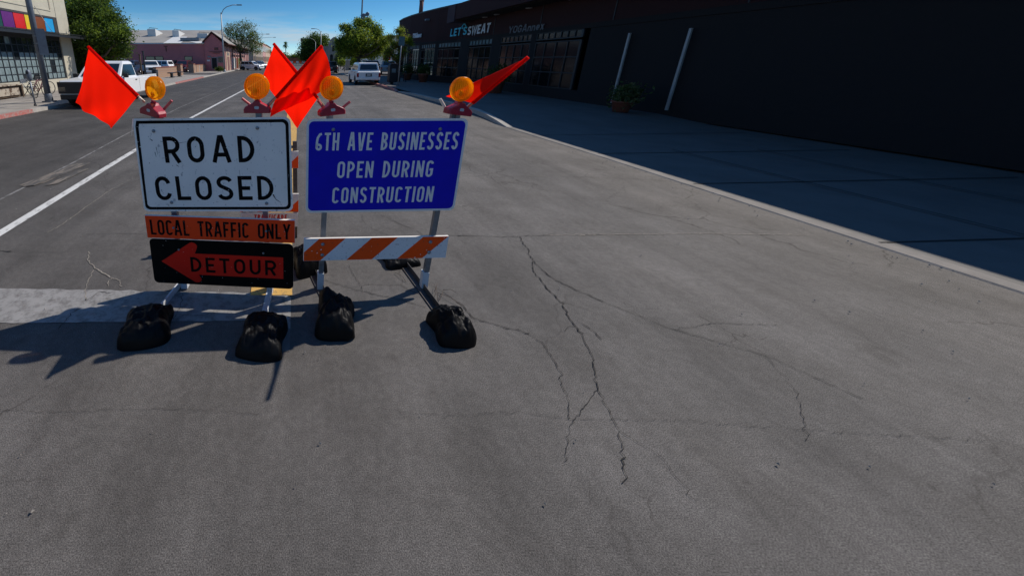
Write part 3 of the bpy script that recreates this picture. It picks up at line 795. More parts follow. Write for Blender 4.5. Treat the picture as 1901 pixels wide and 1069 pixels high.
def chips(T, n, w, h, m, nm, par, smin, smax, edge=False, y=-.0013, seed=1):
    rr = random.Random(seed); b = MB()
    for i in range(n):
        x, z = rr.uniform(-w / 2, w / 2), rr.uniform(-h / 2, h / 2)
        if edge:
            if rr.random() < .6: z = rr.choice((-1, 1)) * (h / 2 - .028); x = rr.uniform(-w / 2 + .04, w / 2 - .04)
            else: x = rr.choice((-1, 1)) * (w / 2 - .028)
        s_ = rr.uniform(smin, smax); k = rr.randint(4, 6); a0 = rr.uniform(0, 6)
        b.add([T((x + s_ * math.cos(a0 + 6.283 * q / k) * rr.uniform(.4, 1.2), y - .00001 * i, z + s_ * math.sin(a0 + 6.283 * q / k) * rr.uniform(.3, 1))) for q in range(k)], [tuple(range(k))])
    return b.build(nm, M[m], par, 'stuff')
chips(Tr, 46, 1.16, .70, 'signwhite', 'border_chips', bd, .003, .010, True, seed=4)
chips(Tr, 60, 1.1, .66, 'darksteel', 'dirt_specks', bd, .0012, .0045, seed=5)
chips(Tr, 40, .95, .55, 'signwhite', 'letter_chips', bd, .002, .006, seed=6)
bolts(Tr, [(-.43, .285), (.36, .30), (-.37, -.30), (.40, -.31)], bd)
Tl = frame(-.664, 2.542, .624, -.063, 0, .006)
b = MB(); b.prism([(-.61, -.099), (.61, -.099), (.61, .099), (-.61, .099)], (0, .024), Tl, 0, 1)
lb = b.build('local_traffic_board', [M['signorange'], M['lit_edge']], st)
b = MB(); text(b, 'LOCAL TRAFFIC ONLY', 0, -.002, .135, 1.15, .13, -.0004, .0008, Tl, gap=.16, space=.5)
b.build('lettering', M['signblack'], lb)
chips(Tl, 22, 1.18, .17, 'signgrey', 'paint_chips', lb, .0015, .004, y=-.0016, seed=11)
bolts(Tl, [(-.38, .0), (.38, 0)], lb, .008)
Td = frame(-.678, 2.581, .28, -.067, -.011, .007)
b = MB(); b.prism(rrect(1.22, .43, .04), (0, .004), Td, 0, 1)
db = b.build('detour_board', [M['orangeblack'], M['signback']], st)
U = lambda u, v: (-.61 + u * 1.22, .215 - v * .43)
ap = [U(.07, .5)] + [U(.30 + .035 * math.cos(R(a)), .14 - .085 * math.sin(R(a)) * 1) for a in range(110, -21, -26)] + [U(.315, .295), U(.93, .30), U(.93, .775), U(.33, .77)]
ap += [U(.315 + .035 * math.cos(R(a)), .865 + .085 * math.sin(R(a))) for a in range(20, -1, -20)] + [U(.315 + .035 * math.cos(R(a)), .865 + .085 * math.sin(R(a))) for a in range(26, 111, 28)]
b = MB(); b.prism(ap, (-.0012, -.0002), Td); ar = b.build('orange_arrow', M['detourorange'], db)
b = MB(); text(b, 'DETOUR', -.61 + .58 * 1.22, .215 - .54 * .43, .142, .735, .16, -.0014, .0008, Td, gap=.24)
b.build('lettering', M['orangeblack'], ar)
chips(Td, 26, 1.15, .40, 'signgrey', 'paint_chips', db, .0015, .004, y=-.0020, seed=10)
bolts(Td, [(-.36, .12), (.36, .12)], db, .008)
for x_, y_, tilt in ((-1.03, 2.635, -.035), (-.275, 2.61, -.045)):
    b = MB(); b.beam((x_, y_, .05), (x_ + tilt, y_ + .0, 1.57), .044, .044, up=Vector((0, 1, 0))); b.build('post', M['galv'], st)
    b = MB(); b.beam((x_, y_, .012), (x_, y_, .21), .056, .056, up=Vector((0, 1, 0))); b.build('post_socket', M['whitesteel'], st)
skid((-1.0, 3.25, 0), (-1.20, 2.05, 0), st).build('skid_foot', M['whitesteel'], st)
skid((-.24, 3.25, 0), (-.31, 2.0, 0), st).build('skid_foot', M['whitesteel'], st)
# --- right stand
st2 = thing('sign_stand', 'right sign stand with a blue business notice board above an orange and white striped plank', 'road sign', (.62, 2.62, 0), 'sign stands closing the road')
Tb = frame(.643, 2.583, 1.136, .05, .028, .004)
b = MB(); b.prism(rrect(W_, H_, .045), (0, .003), Tb, 0, 1)
bb = b.build('blue_business_board', [M['signgrey'], M['signback']], st2)
b = MB(); b.prism(rrect(W_ - .036, H_ - .036, .038), (-.001, -.0002), Tb); bf = b.build('blue_field', M['signblue'], bb)
b = MB()
text(b, '6TH AVE BUSINESSES', .006, .207, .137, 1.095, .128, -.0013, .0008, Tb, gap=.20, slant=.03, space=.42)
text(b, 'OPEN DURING', .008, -.017, .135, .755, .135, -.0013, .0008, Tb, gap=.20, slant=.03, space=.42)
text(b, 'CONSTRUCTION', .006, -.232, .135, .815, .135, -.0013, .0008, Tb, gap=.20, slant=.03)
b.build('lettering', M['signgrey'], bf)
bolts(Tb, [(-.41, .30), (.40, .30)], bb)
Ts = frame(.624, 2.569, .433, .08, -.004, .023)
def striped(T, w, h, th, starts, sw, parent, name='striped_plank', lean=1.0, white='stripewhite', orange='stripeorange'):
    b = MB(); b.prism([(-w / 2, -h / 2), (w / 2, -h / 2), (w / 2, h / 2), (-w / 2, h / 2)], (0, th), T, 0, 1)
    o = b.build(name, [M[white], M['lit_edge']], parent)
    for s0 in starts:
        # parallelogram clipped to the plank
        x0 = -w / 2 + s0; poly = [(x0, -h / 2), (x0 + sw, -h / 2), (x0 + sw + h * lean, h / 2), (x0 + h * lean, h / 2)]
        def clip(P, sgn, lim):
            out = []
            for i in range(len(P)):
                a, c = P[i], P[(i + 1) % len(P)]
                ia, ic = sgn * a[0] <= lim, sgn * c[0] <= lim
                if ia: out.append(a)
                if ia != ic:
                    t_ = (sgn * lim - a[0]) / (c[0] - a[0]); out.append((sgn * lim, a[1] + t_ * (c[1] - a[1])))
            return out
        poly = clip(clip(poly, 1, w / 2 - .003), -1, w / 2 - .003)
        if len(poly) > 2:
            b = MB(); b.prism([(x, z * .985) for x, z in poly], (-.0008, -.0001), T); b.build('orange_stripe', M[orange], o)
    return o
sp = striped(Ts, 1.22, .203, .02, (-.077, .36, .795), .217, st2)
chips(Ts, 55, 1.2, .19, 'darksteel', 'dirt_specks', sp, .0015, .006, y=-.0012, seed=8); chips(Ts, 22, 1.2, .19, 'signwhite', 'paint_chips', sp, .002, .008, y=-.0014, seed=9)
bolts(Ts, [(-.455, .05), (-.455, -.048), (.455, .052), (.455, -.045)], sp, .013)
for x_, y_, tx in ((.165, 2.625, .045), (1.08, 2.64, .08)):
    b = MB(); b.beam((x_, y_, .04), (x_ + tx, y_ + .01, 1.57), .042, .042, up=Vector((0, 1, 0))); b.build('post', M['galv'], st2)
    b = MB(); b.beam((x_, y_, .012), (x_, y_, .17), .055, .055, up=Vector((0, 1, 0))); b.build('post_socket', M['whitesteel'], st2)
skid((.06, 3.0, 0), (.29, 2.09, 0), st2).build('skid_foot', M['darksteel'], st2)
skid((.985, 3.05, 0), (1.12, 2.05, 0), st2).build('skid_foot', M['darksteel'], st2)

# --- warning lights
def ray_pt(x, y, Y): return at(x, y, Y)
def warn_light(cx, cy, bx, by, Y, yaw, roll, label, left=True, right=True, rad=.092):
    lc = at(cx, cy, Y); bc = at(bx, by, Y)
    t = thing('warning_light', label, 'warning lamp', (bc.x, bc.y, bc.z - .045), 'amber warning lights on top of the sign posts')
    T = frame(lc.x, lc.y, lc.z, yaw, -.05, roll)
    nr_, na_ = 22, 72; rr_ = rad * .86; ln = None
    for sg in (1, -1):       # two fluted faces, front and back
        b = MB(); vs_ = []
        for i in range(nr_ + 1):
            r_ = rr_ * i / nr_
            for k in range(na_):
                a_ = 2 * math.pi * k / na_; x_, z_ = r_ * math.cos(a_), r_ * math.sin(a_)
                y_ = -.021 + .007 * (r_ / rr_) ** 2 + .0018 * math.cos(x_ / rad * 34) * (1 if r_ < rr_ * .93 else 0)
                vs_.append(T((x_, y_ * sg, z_)))
        b.add(vs_, [(i * na_ + k, i * na_ + (k + 1) % na_, (i + 1) * na_ + (k + 1) % na_, (i + 1) * na_ + k) for i in range(nr_) for k in range(na_)], 0, True)
        if sg == 1: ln = b.build('lens', M['amber'], t)
        else: b.build('rear_lens', M['amberback'], ln)
    b = MB(); b.lathe([(rad * .84, -.014), (rad * .88, -.024), (rad * .97, -.024), (rad * 1.03, -.014), (rad * 1.04, 0), (rad * 1.03, .014), (rad * .97, .024), (rad * .88, .024), (rad * .84, .014)], (0, 0, 0), 'Y', 44, T=T); b.build('lens_rim', M['amberrim'], ln)
    b = MB()
    for k in (40, 150, 262):
        c_ = (rad * .95 * math.cos(R(k)), -.024, rad * .95 * math.sin(R(k))); b.lathe([(0, -.004), (.004, -.003), (.005, .002)], c_, 'Y', 8, T=T)
    b.build('rim_screws', M['amberrim'], ln, 'stuff')
    b = MB(); b.lathe([(0, .006), (.014, .004), (.022, -.006), (.006, -.012), (0, -.012)], (0, 0, -.03), 'Y', 12, T=T); b.build('bulb_reflector', M['reflector'], ln)
    Tb_ = frame(bc.x, bc.y, bc.z, yaw, 0, roll)
    b = MB()
    # housing: low trapezoid with a neck
    sec = [(-.100, -.042), (-.100, -.012), (-.088, .004), (-.030, .034), (-.018, .05), (.018, .05), (.030, .034), (.088, .004), (.100, -.012), (.100, -.042)]
    fr = [(x * .93, z * .96) for x, z in sec]
    n_ = len(sec); L = []
    for y_, pp in ((-.042, fr), (-.032, sec), (.032, sec), (.042, fr)): L += [Tb_((x, y_, z)) for x, z in pp]
    fs = [tuple(range(n_)), tuple(range(3 * n_, 4 * n_))[::-1]]
    for q in range(3):
        for i in range(n_):
            j = (i + 1) % n_; fs.append((q * n_ + i, (q + 1) * n_ + i, (q + 1) * n_ + j, q * n_ + j))
    b.add(L, fs); ho = b.build('battery_housing', M['redhousing'], t, bevel=.004)
    b = MB(); b.prism(rrect(.034, .022, .008, 3), (-.0435, -.0418), Tb_); b.build('sticker', M['sticker'], ho)
    b = MB(); b.tube([Tb_((0, 0, .045)), (lc + (bc - lc) * .58)], .018, 10); b.build('neck', M['redhousing'], t)
    b = MB(); b.beam(bc + Vector((0, 0, -.036)), bc + Vector((0, 0, -.085)), .03, .03, up=Vector((0, 1, 0))); b.build('mount_bracket', M['galv'], t)
    return t
warn_light(288, 164, 284, 204, 2.62, R(-27), R(8), 'leftmost amber warning lamp turned sideways on the ROAD CLOSED sign', rad=.083)
warn_light(477, 161, 478, 199, 2.62, R(-2), R(0), 'amber warning lamp above the D end of the ROAD CLOSED sign', rad=.091)
warn_light(615.5, 164, 615, 203, 2.62, R(14), R(-4), 'amber warning lamp on the left post of the blue sign', rad=.085)
warn_light(857, 166, 851, 203, 2.62, R(12), R(8), 'rightmost amber warning lamp on the right post of the blue sign', rad=.086)

# --- flag holder tubes (part of the stands)
def socket(a, b, parent, m='redtube', Y=2.66):
    q = MB(); A, B = at(*a, Y), at(*b, Y - .01)
    q.tube([A, B], .0105, 10, cap=False); q.tube([B, A], .0085, 10)
    q.build('flag_socket', M[m], parent)
socket((268, 190), (258, 181), st, 'lit_edge'); socket((301, 207), (319, 187), st)
socket((466, 196), (449, 183), st); socket((492, 200), (517, 177), st, 'galv')
socket((600, 200), (590, 187), st2); socket((634, 202), (650, 189), st2)
socket((829, 205), (817, 184), st2, 'lit_edge'); socket((867, 200), (880, 187), st2, 'lit_edge')

# --- flags
def cloth_patch(corners_, nu=22, nv=22, wav=(.018, 2.2, .5), depth=None, mids=None):
    """bilinear patch between four corners c00 (staff tip) c10 (staff low) c11 c01, folded in depth"""
    c00, c10, c11, c01 = [Vector(c) for c in corners_]
    mb = MB(); vs = []
    for j in range(nv + 1):
        v = j / nv
        for i in range(nu + 1):
            u = i / nu
            p = c00 * (1 - u) * (1 - v) + c10 * u * (1 - v) + c11 * u * v + c01 * (1 - u) * v
            if mids:
                mu = 4 * u * (1 - u)
                p = p + Vector(mids[0]) * mu * v + Vector(mids[1]) * (4 * v * (1 - v)) * (1 - u) + Vector(mids[2]) * (4 * v * (1 - v)) * u
            a, f, ph = wav
            w = a * v * math.sin(f * math.pi * (u * .8 + v * .35) + ph) + a * .45 * v * math.sin(f * 2.3 * math.pi * (u - v * .5) + ph * 2) + a * .2 * math.sin(9 * u + 7 * v) * v
            p = p + Vector((0, w * 1.5, 0))
            if depth: p = p + Vector((0, depth(u, v), 0))
            vs.append(p)
    fs = [(j * (nu + 1) + i, j * (nu + 1) + i + 1, (j + 1) * (nu + 1) + i + 1, (j + 1) * (nu + 1) + i) for j in range(nv) for i in range(nu)]
    mb.add(vs, fs, 0, True); return mb
def flag(label, tip, low, foot, cor, Y, grp='orange flags stuck in the sign stands', **k):
    A = at(*tip, Y); F = at(*foot, 2.645); Lw = A + (F - A) * (((Vector(low) - Vector(tip)).length) / ((Vector(foot) - Vector(tip)).length))
    t = thing('warning_flag', label, 'flag', F, grp)
    b = MB(); b.tube([A + (A - F).normalized() * .004, F], .0075, 8); b.build('staff', M['wood'], t)
    c = [A, Lw, at(*cor[0][:2], Lw.y + cor[0][2]), at(*cor[1][:2], A.y + cor[1][2])]
    cl = cloth_patch(c, **k).build('flag_cloth', M['flag'], t)
    b = MB(); d = (F - A).normalized()
    b.tube([A - d * .006, A + (Lw - A) * .5, Lw], .0125, 10); b.build('sleeve_hem', M['flag'], cl)
    return t
flag('far left orange flag leaning left over the white pickup', (165, 88.5), (256, 179.5), (268, 190), ((203, 240.5, .16), (140.5, 190.5, .26)), 2.84,
     wav=(.022, 2.3, .4), mids=((-.0, 0, .012), (.0, 0, .0), (.0, 0, .0)))
flag('orange flag of the middle pair leaning left from the blue sign', (509, 83), (590, 184), (603, 199), ((552, 237, .26), (488, 143, .20)), 2.95,
     wav=(.022, 2.6, 1.2), mids=((-.02, 0, .01), (0, 0, 0), (0, 0, 0)))
flag('orange flag of the middle pair leaning right from the ROAD CLOSED sign', (597, 87), (513, 180), (499, 197), ((502, 217, .24), (613, 160, .08)), 2.58,
     wav=(.03, 2.6, .2), mids=((.01, .03, -.01), (.03, .04, .01), (-.012, 0, -.01)))
flag('far right orange flag pointing up right and folded nearly edge-on', (979, 108), (878, 190), (868, 200), ((826, 179, .20), (938, 131, .20)), 2.40,
     wav=(.02, 1.6, .2), mids=((-.02, .05, -.012), (0, .03, -.0), (0, 0.03, 0)), depth=lambda u, v: .10 * math.sin(math.pi * v) * u)

# --- sandbags lying on the feet
def sandbag(label, c, size, rz, seed, ears=((.9, .95),), lift=0, peak=0):
    rr = random.Random(seed)
    mb = MB(); N = 44; vs = []
    q = Matrix.Rotation(rz, 3, 'Z'); ph = [rr.uniform(0, 6) for _ in range(9)]
    from mathutils import noise as mn
    def pos(u, v, s):
        # pillow: u, v in -1..1
        e = (1 - abs(u) ** 3) ** .42 * (1 - abs(v) ** 3) ** .42
        x = u * size[0] / 2; y = v * size[1] / 2
        k = 1 + .05 * math.sin(3 * u + ph[0]) + .05 * math.sin(4 * v + ph[1])
        # gather the corners outwards
        cr = (abs(u) * abs(v)) ** 6
        x *= k * (1 - .10 * (1 - abs(v)) * abs(u)) - .10 * cr; y *= k - .10 * cr
        w = mn.noise(Vector((u * 2.2 + seed, v * 2.2, s))) * .22 + mn.noise(Vector((u * 5 + seed, v * 4, s * 2))) * .10
        cre = mn.noise(Vector((u * 13 + v * 3, v * 4 + seed, 0))) * .007 + mn.noise(Vector((u * 4, v * 15 + u * 5, seed * .7))) * .007
        h = e * size[2] * (1 + w) if s > 0 else 0
        if s > 0 and peak: h += peak * math.exp(-((u + .75) ** 2 * 3 + (v - .8) ** 2 * 6)) * e ** .3
        h += cre * (e ** .4) * (s > 0) * 1.1
        for eu, ev in ears:
            d = math.hypot(u - eu, v - ev)
            h += .035 * max(0, 1 - d * 3)
        return Vector((x, y, max(h, 0) + .002 + lift * e))
    for s in (1, -1):
        for j in range(N + 1):
            for i in range(N + 1):
                vs.append(q @ pos(-1 + 2 * i / N, -1 + 2 * j / N, s) + Vector(c))
    fs = []
    for s in (0, 1):
        o = s * (N + 1) ** 2
        for j in range(N):
            for i in range(N):
                f = (o + j * (N + 1) + i, o + j * (N + 1) + i + 1, o + (j + 1) * (N + 1) + i + 1, o + (j + 1) * (N + 1) + i)
                fs.append(f if s == 0 else f[::-1])
    mb.add(vs, fs, 0, True)
    o = mb.build('sandbag', M['bag'], None, None, label, 'sandbag', 'black sandbags weighing down the sign feet')
    return o
sandbag('leftmost black sandbag on the foot under the detour arrow', (-1.15, 2.12, .0), (.38, .36, .15), R(12), 3)
sandbag('black sandbag on the foot under the R of the DETOUR board', (-.28, 2.04, .0), (.35, .36, .15), R(-6), 8)
sandbag('tall peaked black sandbag below the left end of the striped plank', (.26, 2.20, .0), (.30, .36, .19), R(-8), 12, peak=.09, ears=((-1, 1), (1, -1)))
sandbag('rightmost black sandbag at the front of the right sign foot', (1.10, 2.11, .0), (.28, .30, .18), R(4), 21, ears=((1, 1),))
sandbag('crumpled black sandbag behind the gap between the two signs', (.06, 2.95, .0), (.30, .30, .22), R(20), 5)
sandbag('small black sandbag under the striped plank on the rear of the right foot', (.98, 3.08, .0), (.36, .28, .10), R(10), 17)
mb = MB()
for (a, b_, h1) in (((805, 558), (809, 535), .10), ((812, 560), (806, 527), .13), ((815, 560), (822, 540), .05), ((822, 540), (847, 543), .09), ((812, 545), (857, 568), .03), ((733, 508), (754, 523), .02), ((805, 545), (812, 525), .12)):
    A = G(*a) + Vector((0, 0, .01)); B = G(*b_, h1 * .4)
    mb.tube([A, (A + B) / 2 + Vector((.008, 0, .02)), B], .0018, 5)
mb.build('dry_weed_stems', M['twig'], None, 'stuff', 'thin dry weed stems on the asphalt beside the right sandbag', 'weeds')
mb = MB()
for (a, b_) in (((500, 588), (522, 585)), ((522, 585), (548, 594)), ((504, 589), (515, 596))):
    A = G(*a, .03); B = G(*b_, .012); mb.tube([A, (A + B) / 2 + Vector((0, 0, .012)), B], .002, 5)
mb.build('dry_weed_stems', M['twig'], None, 'stuff', 'thin dry stem on the crosswalk beside the middle sandbag', 'weeds')

# grit and leaf litter along the gutter and in the crosswalk
mb = MB()
for i in range(900):
    k_ = rng.random()
    if k_ < .5: y_ = rng.uniform(-6, 40); x_ = 6.2 - abs(rng.gauss(0, .22))
    elif k_ < .7: y_ = rng.uniform(3, 40); x_ = KL(y_) + .05 + abs(rng.gauss(0, .3))
    else: y_ = rng.uniform(-1, 9); x_ = rng.uniform(-5, 6)
    s_ = rng.uniform(.003, .009) * (1.4 if k_ < .7 else 1); a_ = rng.uniform(0, 6)
    mb.add([(x_ + s_ * math.cos(a_ + q * 2.09), y_ + s_ * math.sin(a_ + q * 2.09), .0125) for q in range(3)] + [(x_, y_, .0125 + s_ * 1.1)], [(0, 1, 3), (1, 2, 3), (2, 0, 3)])
mb.build('gutter_grit', M['walk'], None, 'stuff', 'loose pale grit scattered on the asphalt and along the gutter', 'grit')

# --- folding barricade behind the left sign
Yb = 3.56
bx0, bx1 = at(449, 398, Yb).x, at(553, 398, Yb).x
bar = thing('folding_barricade', 'narrow folding barricade with orange striped planks behind the ROAD CLOSED sign', 'barricade', ((bx0 + bx1) / 2, Yb, 0))
xc = (bx0 + bx1) / 2; wb = bx1 - bx0
for yy, z0, z1, nm in ((Yb, at(550, 311, Yb).z, at(550, 280, Yb).z, 'striped_plank'), (Yb - .02, at(550, 390, Yb).z, at(550, 357, Yb).z, 'striped_plank')):
    striped(frame(xc, yy - .03, (z0 + z1) / 2, 0, 0, 0), wb + .02, z1 - z0, .02, (-.12, .19, .5), .15, bar, lean=1.0)
zz1, zz0 = at(500, 392, Yb).z, at(500, 392, Yb).z - .16
Tt = frame(xc, Yb - .06, (zz0 + zz1) / 2, 0, 0, 0)
b = MB(); b.prism([(-wb / 2, -.08), (wb / 2, -.08), (wb / 2, .08), (-wb / 2, .08)], (0, .02), Tt, 0, 1); tb_ = b.build('name_plank', [M['stripewhite'], M['lit_edge']], bar)
b = MB(); text(b, 'TRAFFICADE', .01, .038, .055, .36, .24, -.0004, .0008, Tt, gap=.2, slant=.1); b.build('lettering', M['redprint'], tb_)
for x_ in (bx0 + .03, bx1 - .03):
    b = MB(); b.beam((x_, Yb, 0), (x_, Yb + .01, at(550, 263, Yb).z), .045, .03, up=Vector((0, 1, 0))); b.build('leg', M['darksteel'], bar)
    b = MB(); b.beam((x_, Yb + .50, 0), (x_, Yb + .04, at(550, 272, Yb).z), .045, .03, up=Vector((0, 1, 0))); b.build('leg', M['darksteel'], bar)
for yy, zz in ((Yb + .01, .14), (Yb + .42, .14), (Yb + .05, at(550, 275, Yb).z)):
    b = MB(); b.beam((bx0 + .05, yy, zz), (bx1 - .05, yy, zz), .025, .025); b.build('cross_bar', M['darksteel'], bar)
# ------------------------------------------------------------------ left shop building
LX0 = -14.7
lb = thing('shop_building', 'cream stucco shop at the far left with gridded window and coloured transom panels', 'building', (-15.2, 18, .13))
def lw(Y, d=0): return (LX0 - .03 * Y - d, Y)     # facade line, d = depth behind it
def wallbox(mb, y0, y1, z0, z1, d0, d1, mi=0, f=lw):
    a, b, c, d = f(y0, d0), f(y1, d0), f(y1, d1), f(y0, d1)
    v = [(*p, z) for z in (z0, z1) for p in (a, b, c, d)]
    mb.add(v, [(0, 3, 2, 1), (4, 5, 6, 7), (0, 1, 5, 4), (1, 2, 6, 5), (2, 3, 7, 6), (3, 0, 4, 7)], mi); return mb
b = MB()
wallbox(b, -12, 23.6, 4.47, 7.6, 0, 9)            # upper wall
wallbox(b, -12, 23.6, .13, .80, 0, .35)          # wall under the window
wallbox(b, 23.6, 24.75, .13, 7.6, -.02, 9)        # end pier
wallbox(b, 9.0, 9.8, .80, 4.47, 0, .5)
b.build('wall', M['cream'], lb)
b = MB(); wallbox(b, -12, 23.6, .13, 4.4, 3.2, 3.4); b.build('shop_interior', M['dark'], lb)
b = MB()
for y0, y1 in ((-6, 10.5), (12.5, 23.1)):       # raised moulding of the recessed panel
    wallbox(b, y0, y1, 4.78, 4.84, -.03, .0); wallbox(b, y1, y1 + .07, 4.78, 7, -.03, .0)
b.build('panel_moulding', M['cream'], lb)
b = MB(); wallbox(b, 23.12, 23.19, 4.9, 7.4, -.032, .0); b.build('downpipe_groove', M['creamdark'], lb)
# window with each pane its own piece
b = MB(); Z0, Z1 = .80, 3.12
wallbox(b, 9.8, 23.6, Z1, 3.5, .04, .2); wallbox(b, 9.8, 23.6, Z0, Z0 + .06, .04, .2)
ys = [23.55 - .41 * i for i in range(34) if 23.55 - .41 * i > 9.8]
for i, y in enumerate(ys): wallbox(b, y - .02 * (1 + (i % 5 == 0)), y + .02 * (1 + (i % 5 == 0)), Z0, Z1, .045, .12)
zs = [Z0 + .385 * i for i in range(7)]
for z in zs[1:]: wallbox(b, 9.8, 23.6, z - .017, z + .017, .052, .11)
wf = b.build('window_frame', M['darkframe'], lb)
b = MB(); y0 = ys[0]
wallbox(b, y0 - .39, y0 - .02, zs[0] + .02, zs[1] - .02, .075, .085)
p0 = b.build('pane', M['glasspale'], wf)
p1 = p0.copy(); p1.data = p0.data.copy(); p1.data.materials[0] = M['glass']; COL.objects.link(p1); p1.parent = wf
first = True
for i in range(len(ys) - 1):
    for j in range(6):
        if i == 0 and j == 0: continue
        dark = (j >= 4 and rng.random() < .85) or rng.random() < .12 or (12 < i < 17 and j == 3)
        dx, dy, dz = .03 * .41 * i, -.41 * i, .385 * j
        if dark and first: p1.location = (dx, dy, dz); first = False; continue
        pl(p1 if dark else p0, 'pane', wf, (dx, dy, dz))
for y in np.arange(-10, 9, 3.1):
    b = MB(); wallbox(b, y, y + 2.9, 1.0, 3.28, .05, .1); b.build('shop_window', M['glass'], lb)
b = MB(); wallbox(b, 9.8, 23.6, 3.50, 3.56, .0, .25); wallbox(b, 9.8, 23.6, 4.37, 4.47, .01, .25); wallbox(b, 23.3, 23.6, 3.56, 4.37, .012, .25); b.build('transom_frame', M['darksteel'], lb)
cols = ['blue', 'rust', 'yellow', 'red', 'purple', 'green', 'navy', 'green', 'blue', 'navy']
yy = 23.3
for i, c_ in enumerate(cols):
    b = MB(); wallbox(b, yy - .78, yy, 3.56, 4.37, .04, .06); b.build('transom_panel', M['pan_' + c_], lb, label=c_.replace('navy', 'very dark blue').replace('rust', 'rust brown') + ' transom panel' if i < 6 else None); yy -= .82
b = MB(); wallbox(b, 6, 25.2, 3.36, 3.42, -.9, .0); wallbox(b, 6, 25.2, 3.24, 3.36, -.95, -.89); wallbox(b, 6, 25.2, 3.44, 3.48, -.95, -.9)
for y in np.arange(6.2, 25, .45): b.beam((*lw(y, -.93), 3.26), (*lw(y + .22, -.93), 3.46), .02, .02)
aw = b.build('steel_awning', M['blacksteel'], lb)
for y in (13.4, 17.4, 21.6):
    b = MB(); b.tube([(*lw(y, -.9), 3.45), (*lw(y + .2, .0), 4.9)], .014, 6); b.build('tie_rod', M['polepale'], aw)
b = MB(); b.lathe([(.0, -.1), (.08, -.1), (.11, .0), (.07, .12), (0, .12)], (*lw(16.9, -1.1), 3.45), 'Z', 10); b.build('awning_lamp', M['blacksteel'], aw)

# worn crate, parking meter, pole, bicycle, folding chair
def worldbox(c, d, rz=0): b = MB(); b.box(c, d, rz); return b
cr_c = Vector((-14.55, 17.0, .13))
cr = thing('painted_trunk', 'worn brown trunk with peeled cream paint against the shop wall under the window', 'trunk', cr_c)
worldbox((-14.55, 17.0, .45), (.62, 2.3, .56), .03).build('body', M['rustcrate'], cr, bevel=.02)
worldbox((-14.2, 17.0, .44), (.03, 1.75, .34), .03).build('front_panel', M['cratepaint'], cr)
worldbox((-14.5, 17.0, .75), (.72, 2.4, .05), .03).build('lid', M['cratepaint'], cr, bevel=.01)
for y in (15.95, 18.05): worldbox((-14.19, y, .45), (.05, .1, .6), .03).build('corner_batten', M['rustcrate'], cr)
pm = G(66, 197, .13)
t = thing('parking_meter', 'grey parking meter on a thin post on the left pavement', 'parking meter', pm)
b = MB(); b.tube([pm, pm + Vector((0, 0, 1.0))], .032, 10); b.build('post', M['galv'], t)
b = MB(); b.tube([pm, pm + Vector((0, 0, .06))], .055, 10); b.build('base', M['blacksteel'], t)
b = MB(); b.lathe([(.03, .98), (.07, 1.02), (.095, 1.1), (.10, 1.25), (.09, 1.32), (.07, 1.4), (.03, 1.44), (0, 1.45)], pm, 'Z', 14); hd = b.build('meter_head', M['polegrey'], t)
b = MB(); b.prism(rrect(.1, .12, .03, 4), (-.102, -.09), frame(pm.x, pm.y, pm.z + 1.32, .2, 0, 0)); b.build('display', M['blacksteel'], hd)
pp = G(92, 190, .13)
t = thing('utility_pole', 'thick leaning grey street pole with a sign plate in front of the cream shop', 'pole', pp)
b = MB(); b.tube([pp, pp + Vector((-.0, 0, 8.5))], [.125, .10], 16); b.build('shaft', M['polegrey'], t)
worldbox((pp.x, pp.y, pp.z + .03), (.4, .4, .06)).build('base_plate', M['polegrey'], t)
b = MB(); b.lathe([(.15, .06), (.17, .10), (.15, .34), (.13, .38)], pp, 'Z', 16); b.build('hand_hole_cover', M['polegrey'], t)
pls = (at(77, 57, pp.y), at(84, 100, pp.y))
Tp = frame((pls[0].x + pls[1].x) / 2 + .06, pp.y - .16, (pls[0].z + pls[1].z) / 2, .55, 0, 0)
b = MB(); b.prism(rrect(.32, 1.05, .03, 3), (0, .006), Tp); b.build('sign_plate_back', M['polegrey'], t)
for z in (.3, 0):
    b = MB(); b.lathe([(.13, -.02), (.135, 0), (.13, .02)], (pp.x, pp.y, pls[1].z + .4 + z), 'Z', 16); b.build('band_clamp', M['galv'], t)
def bicycle(c, rz, label):
    t = thing('bicycle', label, 'bicycle', c); q = Matrix.Rotation(rz, 3, 'Z'); F = lambda x, z, y=0: Vector(c) + q @ Vector((x, y, z))
    for x in (-.52, .52):
        b = MB(); b.tube([F(x + .33 * math.cos(a), .34 + .33 * math.sin(a)) for a in np.linspace(0, 2 * math.pi, 25)], .02, 6, cap=False)
        for a in np.linspace(0, math.pi, 7)[:-1]: b.tube([F(x + .32 * math.cos(a), .34 + .32 * math.sin(a)), F(x - .32 * math.cos(a), .34 - .32 * math.sin(a))], .003, 4)
        b.build('wheel', M['tyre'], t)
    b = MB()
    for p, r_ in (((-.52, .34), (-.05, .32)), ((-.52, .34), (-.18, .78)), ((-.18, .88), (-.05, .32)), ((-.18, .78), (.36, .82)), ((-.05, .32), (.38, .74)), ((.33, .95), (.52, .34))): b.tube([F(*p), F(*r_)], .018, 6)
    b.build('frame', M['carred'], t)
    b = MB(); b.box((0, 0, 0), (.26, .12, .06)); b.v = [tuple(F(v[0] - .19, v[2] + .93, v[1])) for v in b.v]; b.build('saddle', M['trim'], t, bevel=.02)
    b = MB(); b.tube([F(.3, 1.02, -.28), F(.36, 1.04, 0), F(.3, 1.02, .28)], .015, 6); b.build('handlebar', M['trim'], t)
bicycle((-13.2, 17.9, .13), R(100), 'parked bicycle beside the thick grey pole in front of the shop')
bicycle((-14.1, 19.3, .13), R(80), 'parked bicycle against the shop wall behind the white pickup')
fc = Vector((-14.4, 19.4, .13))
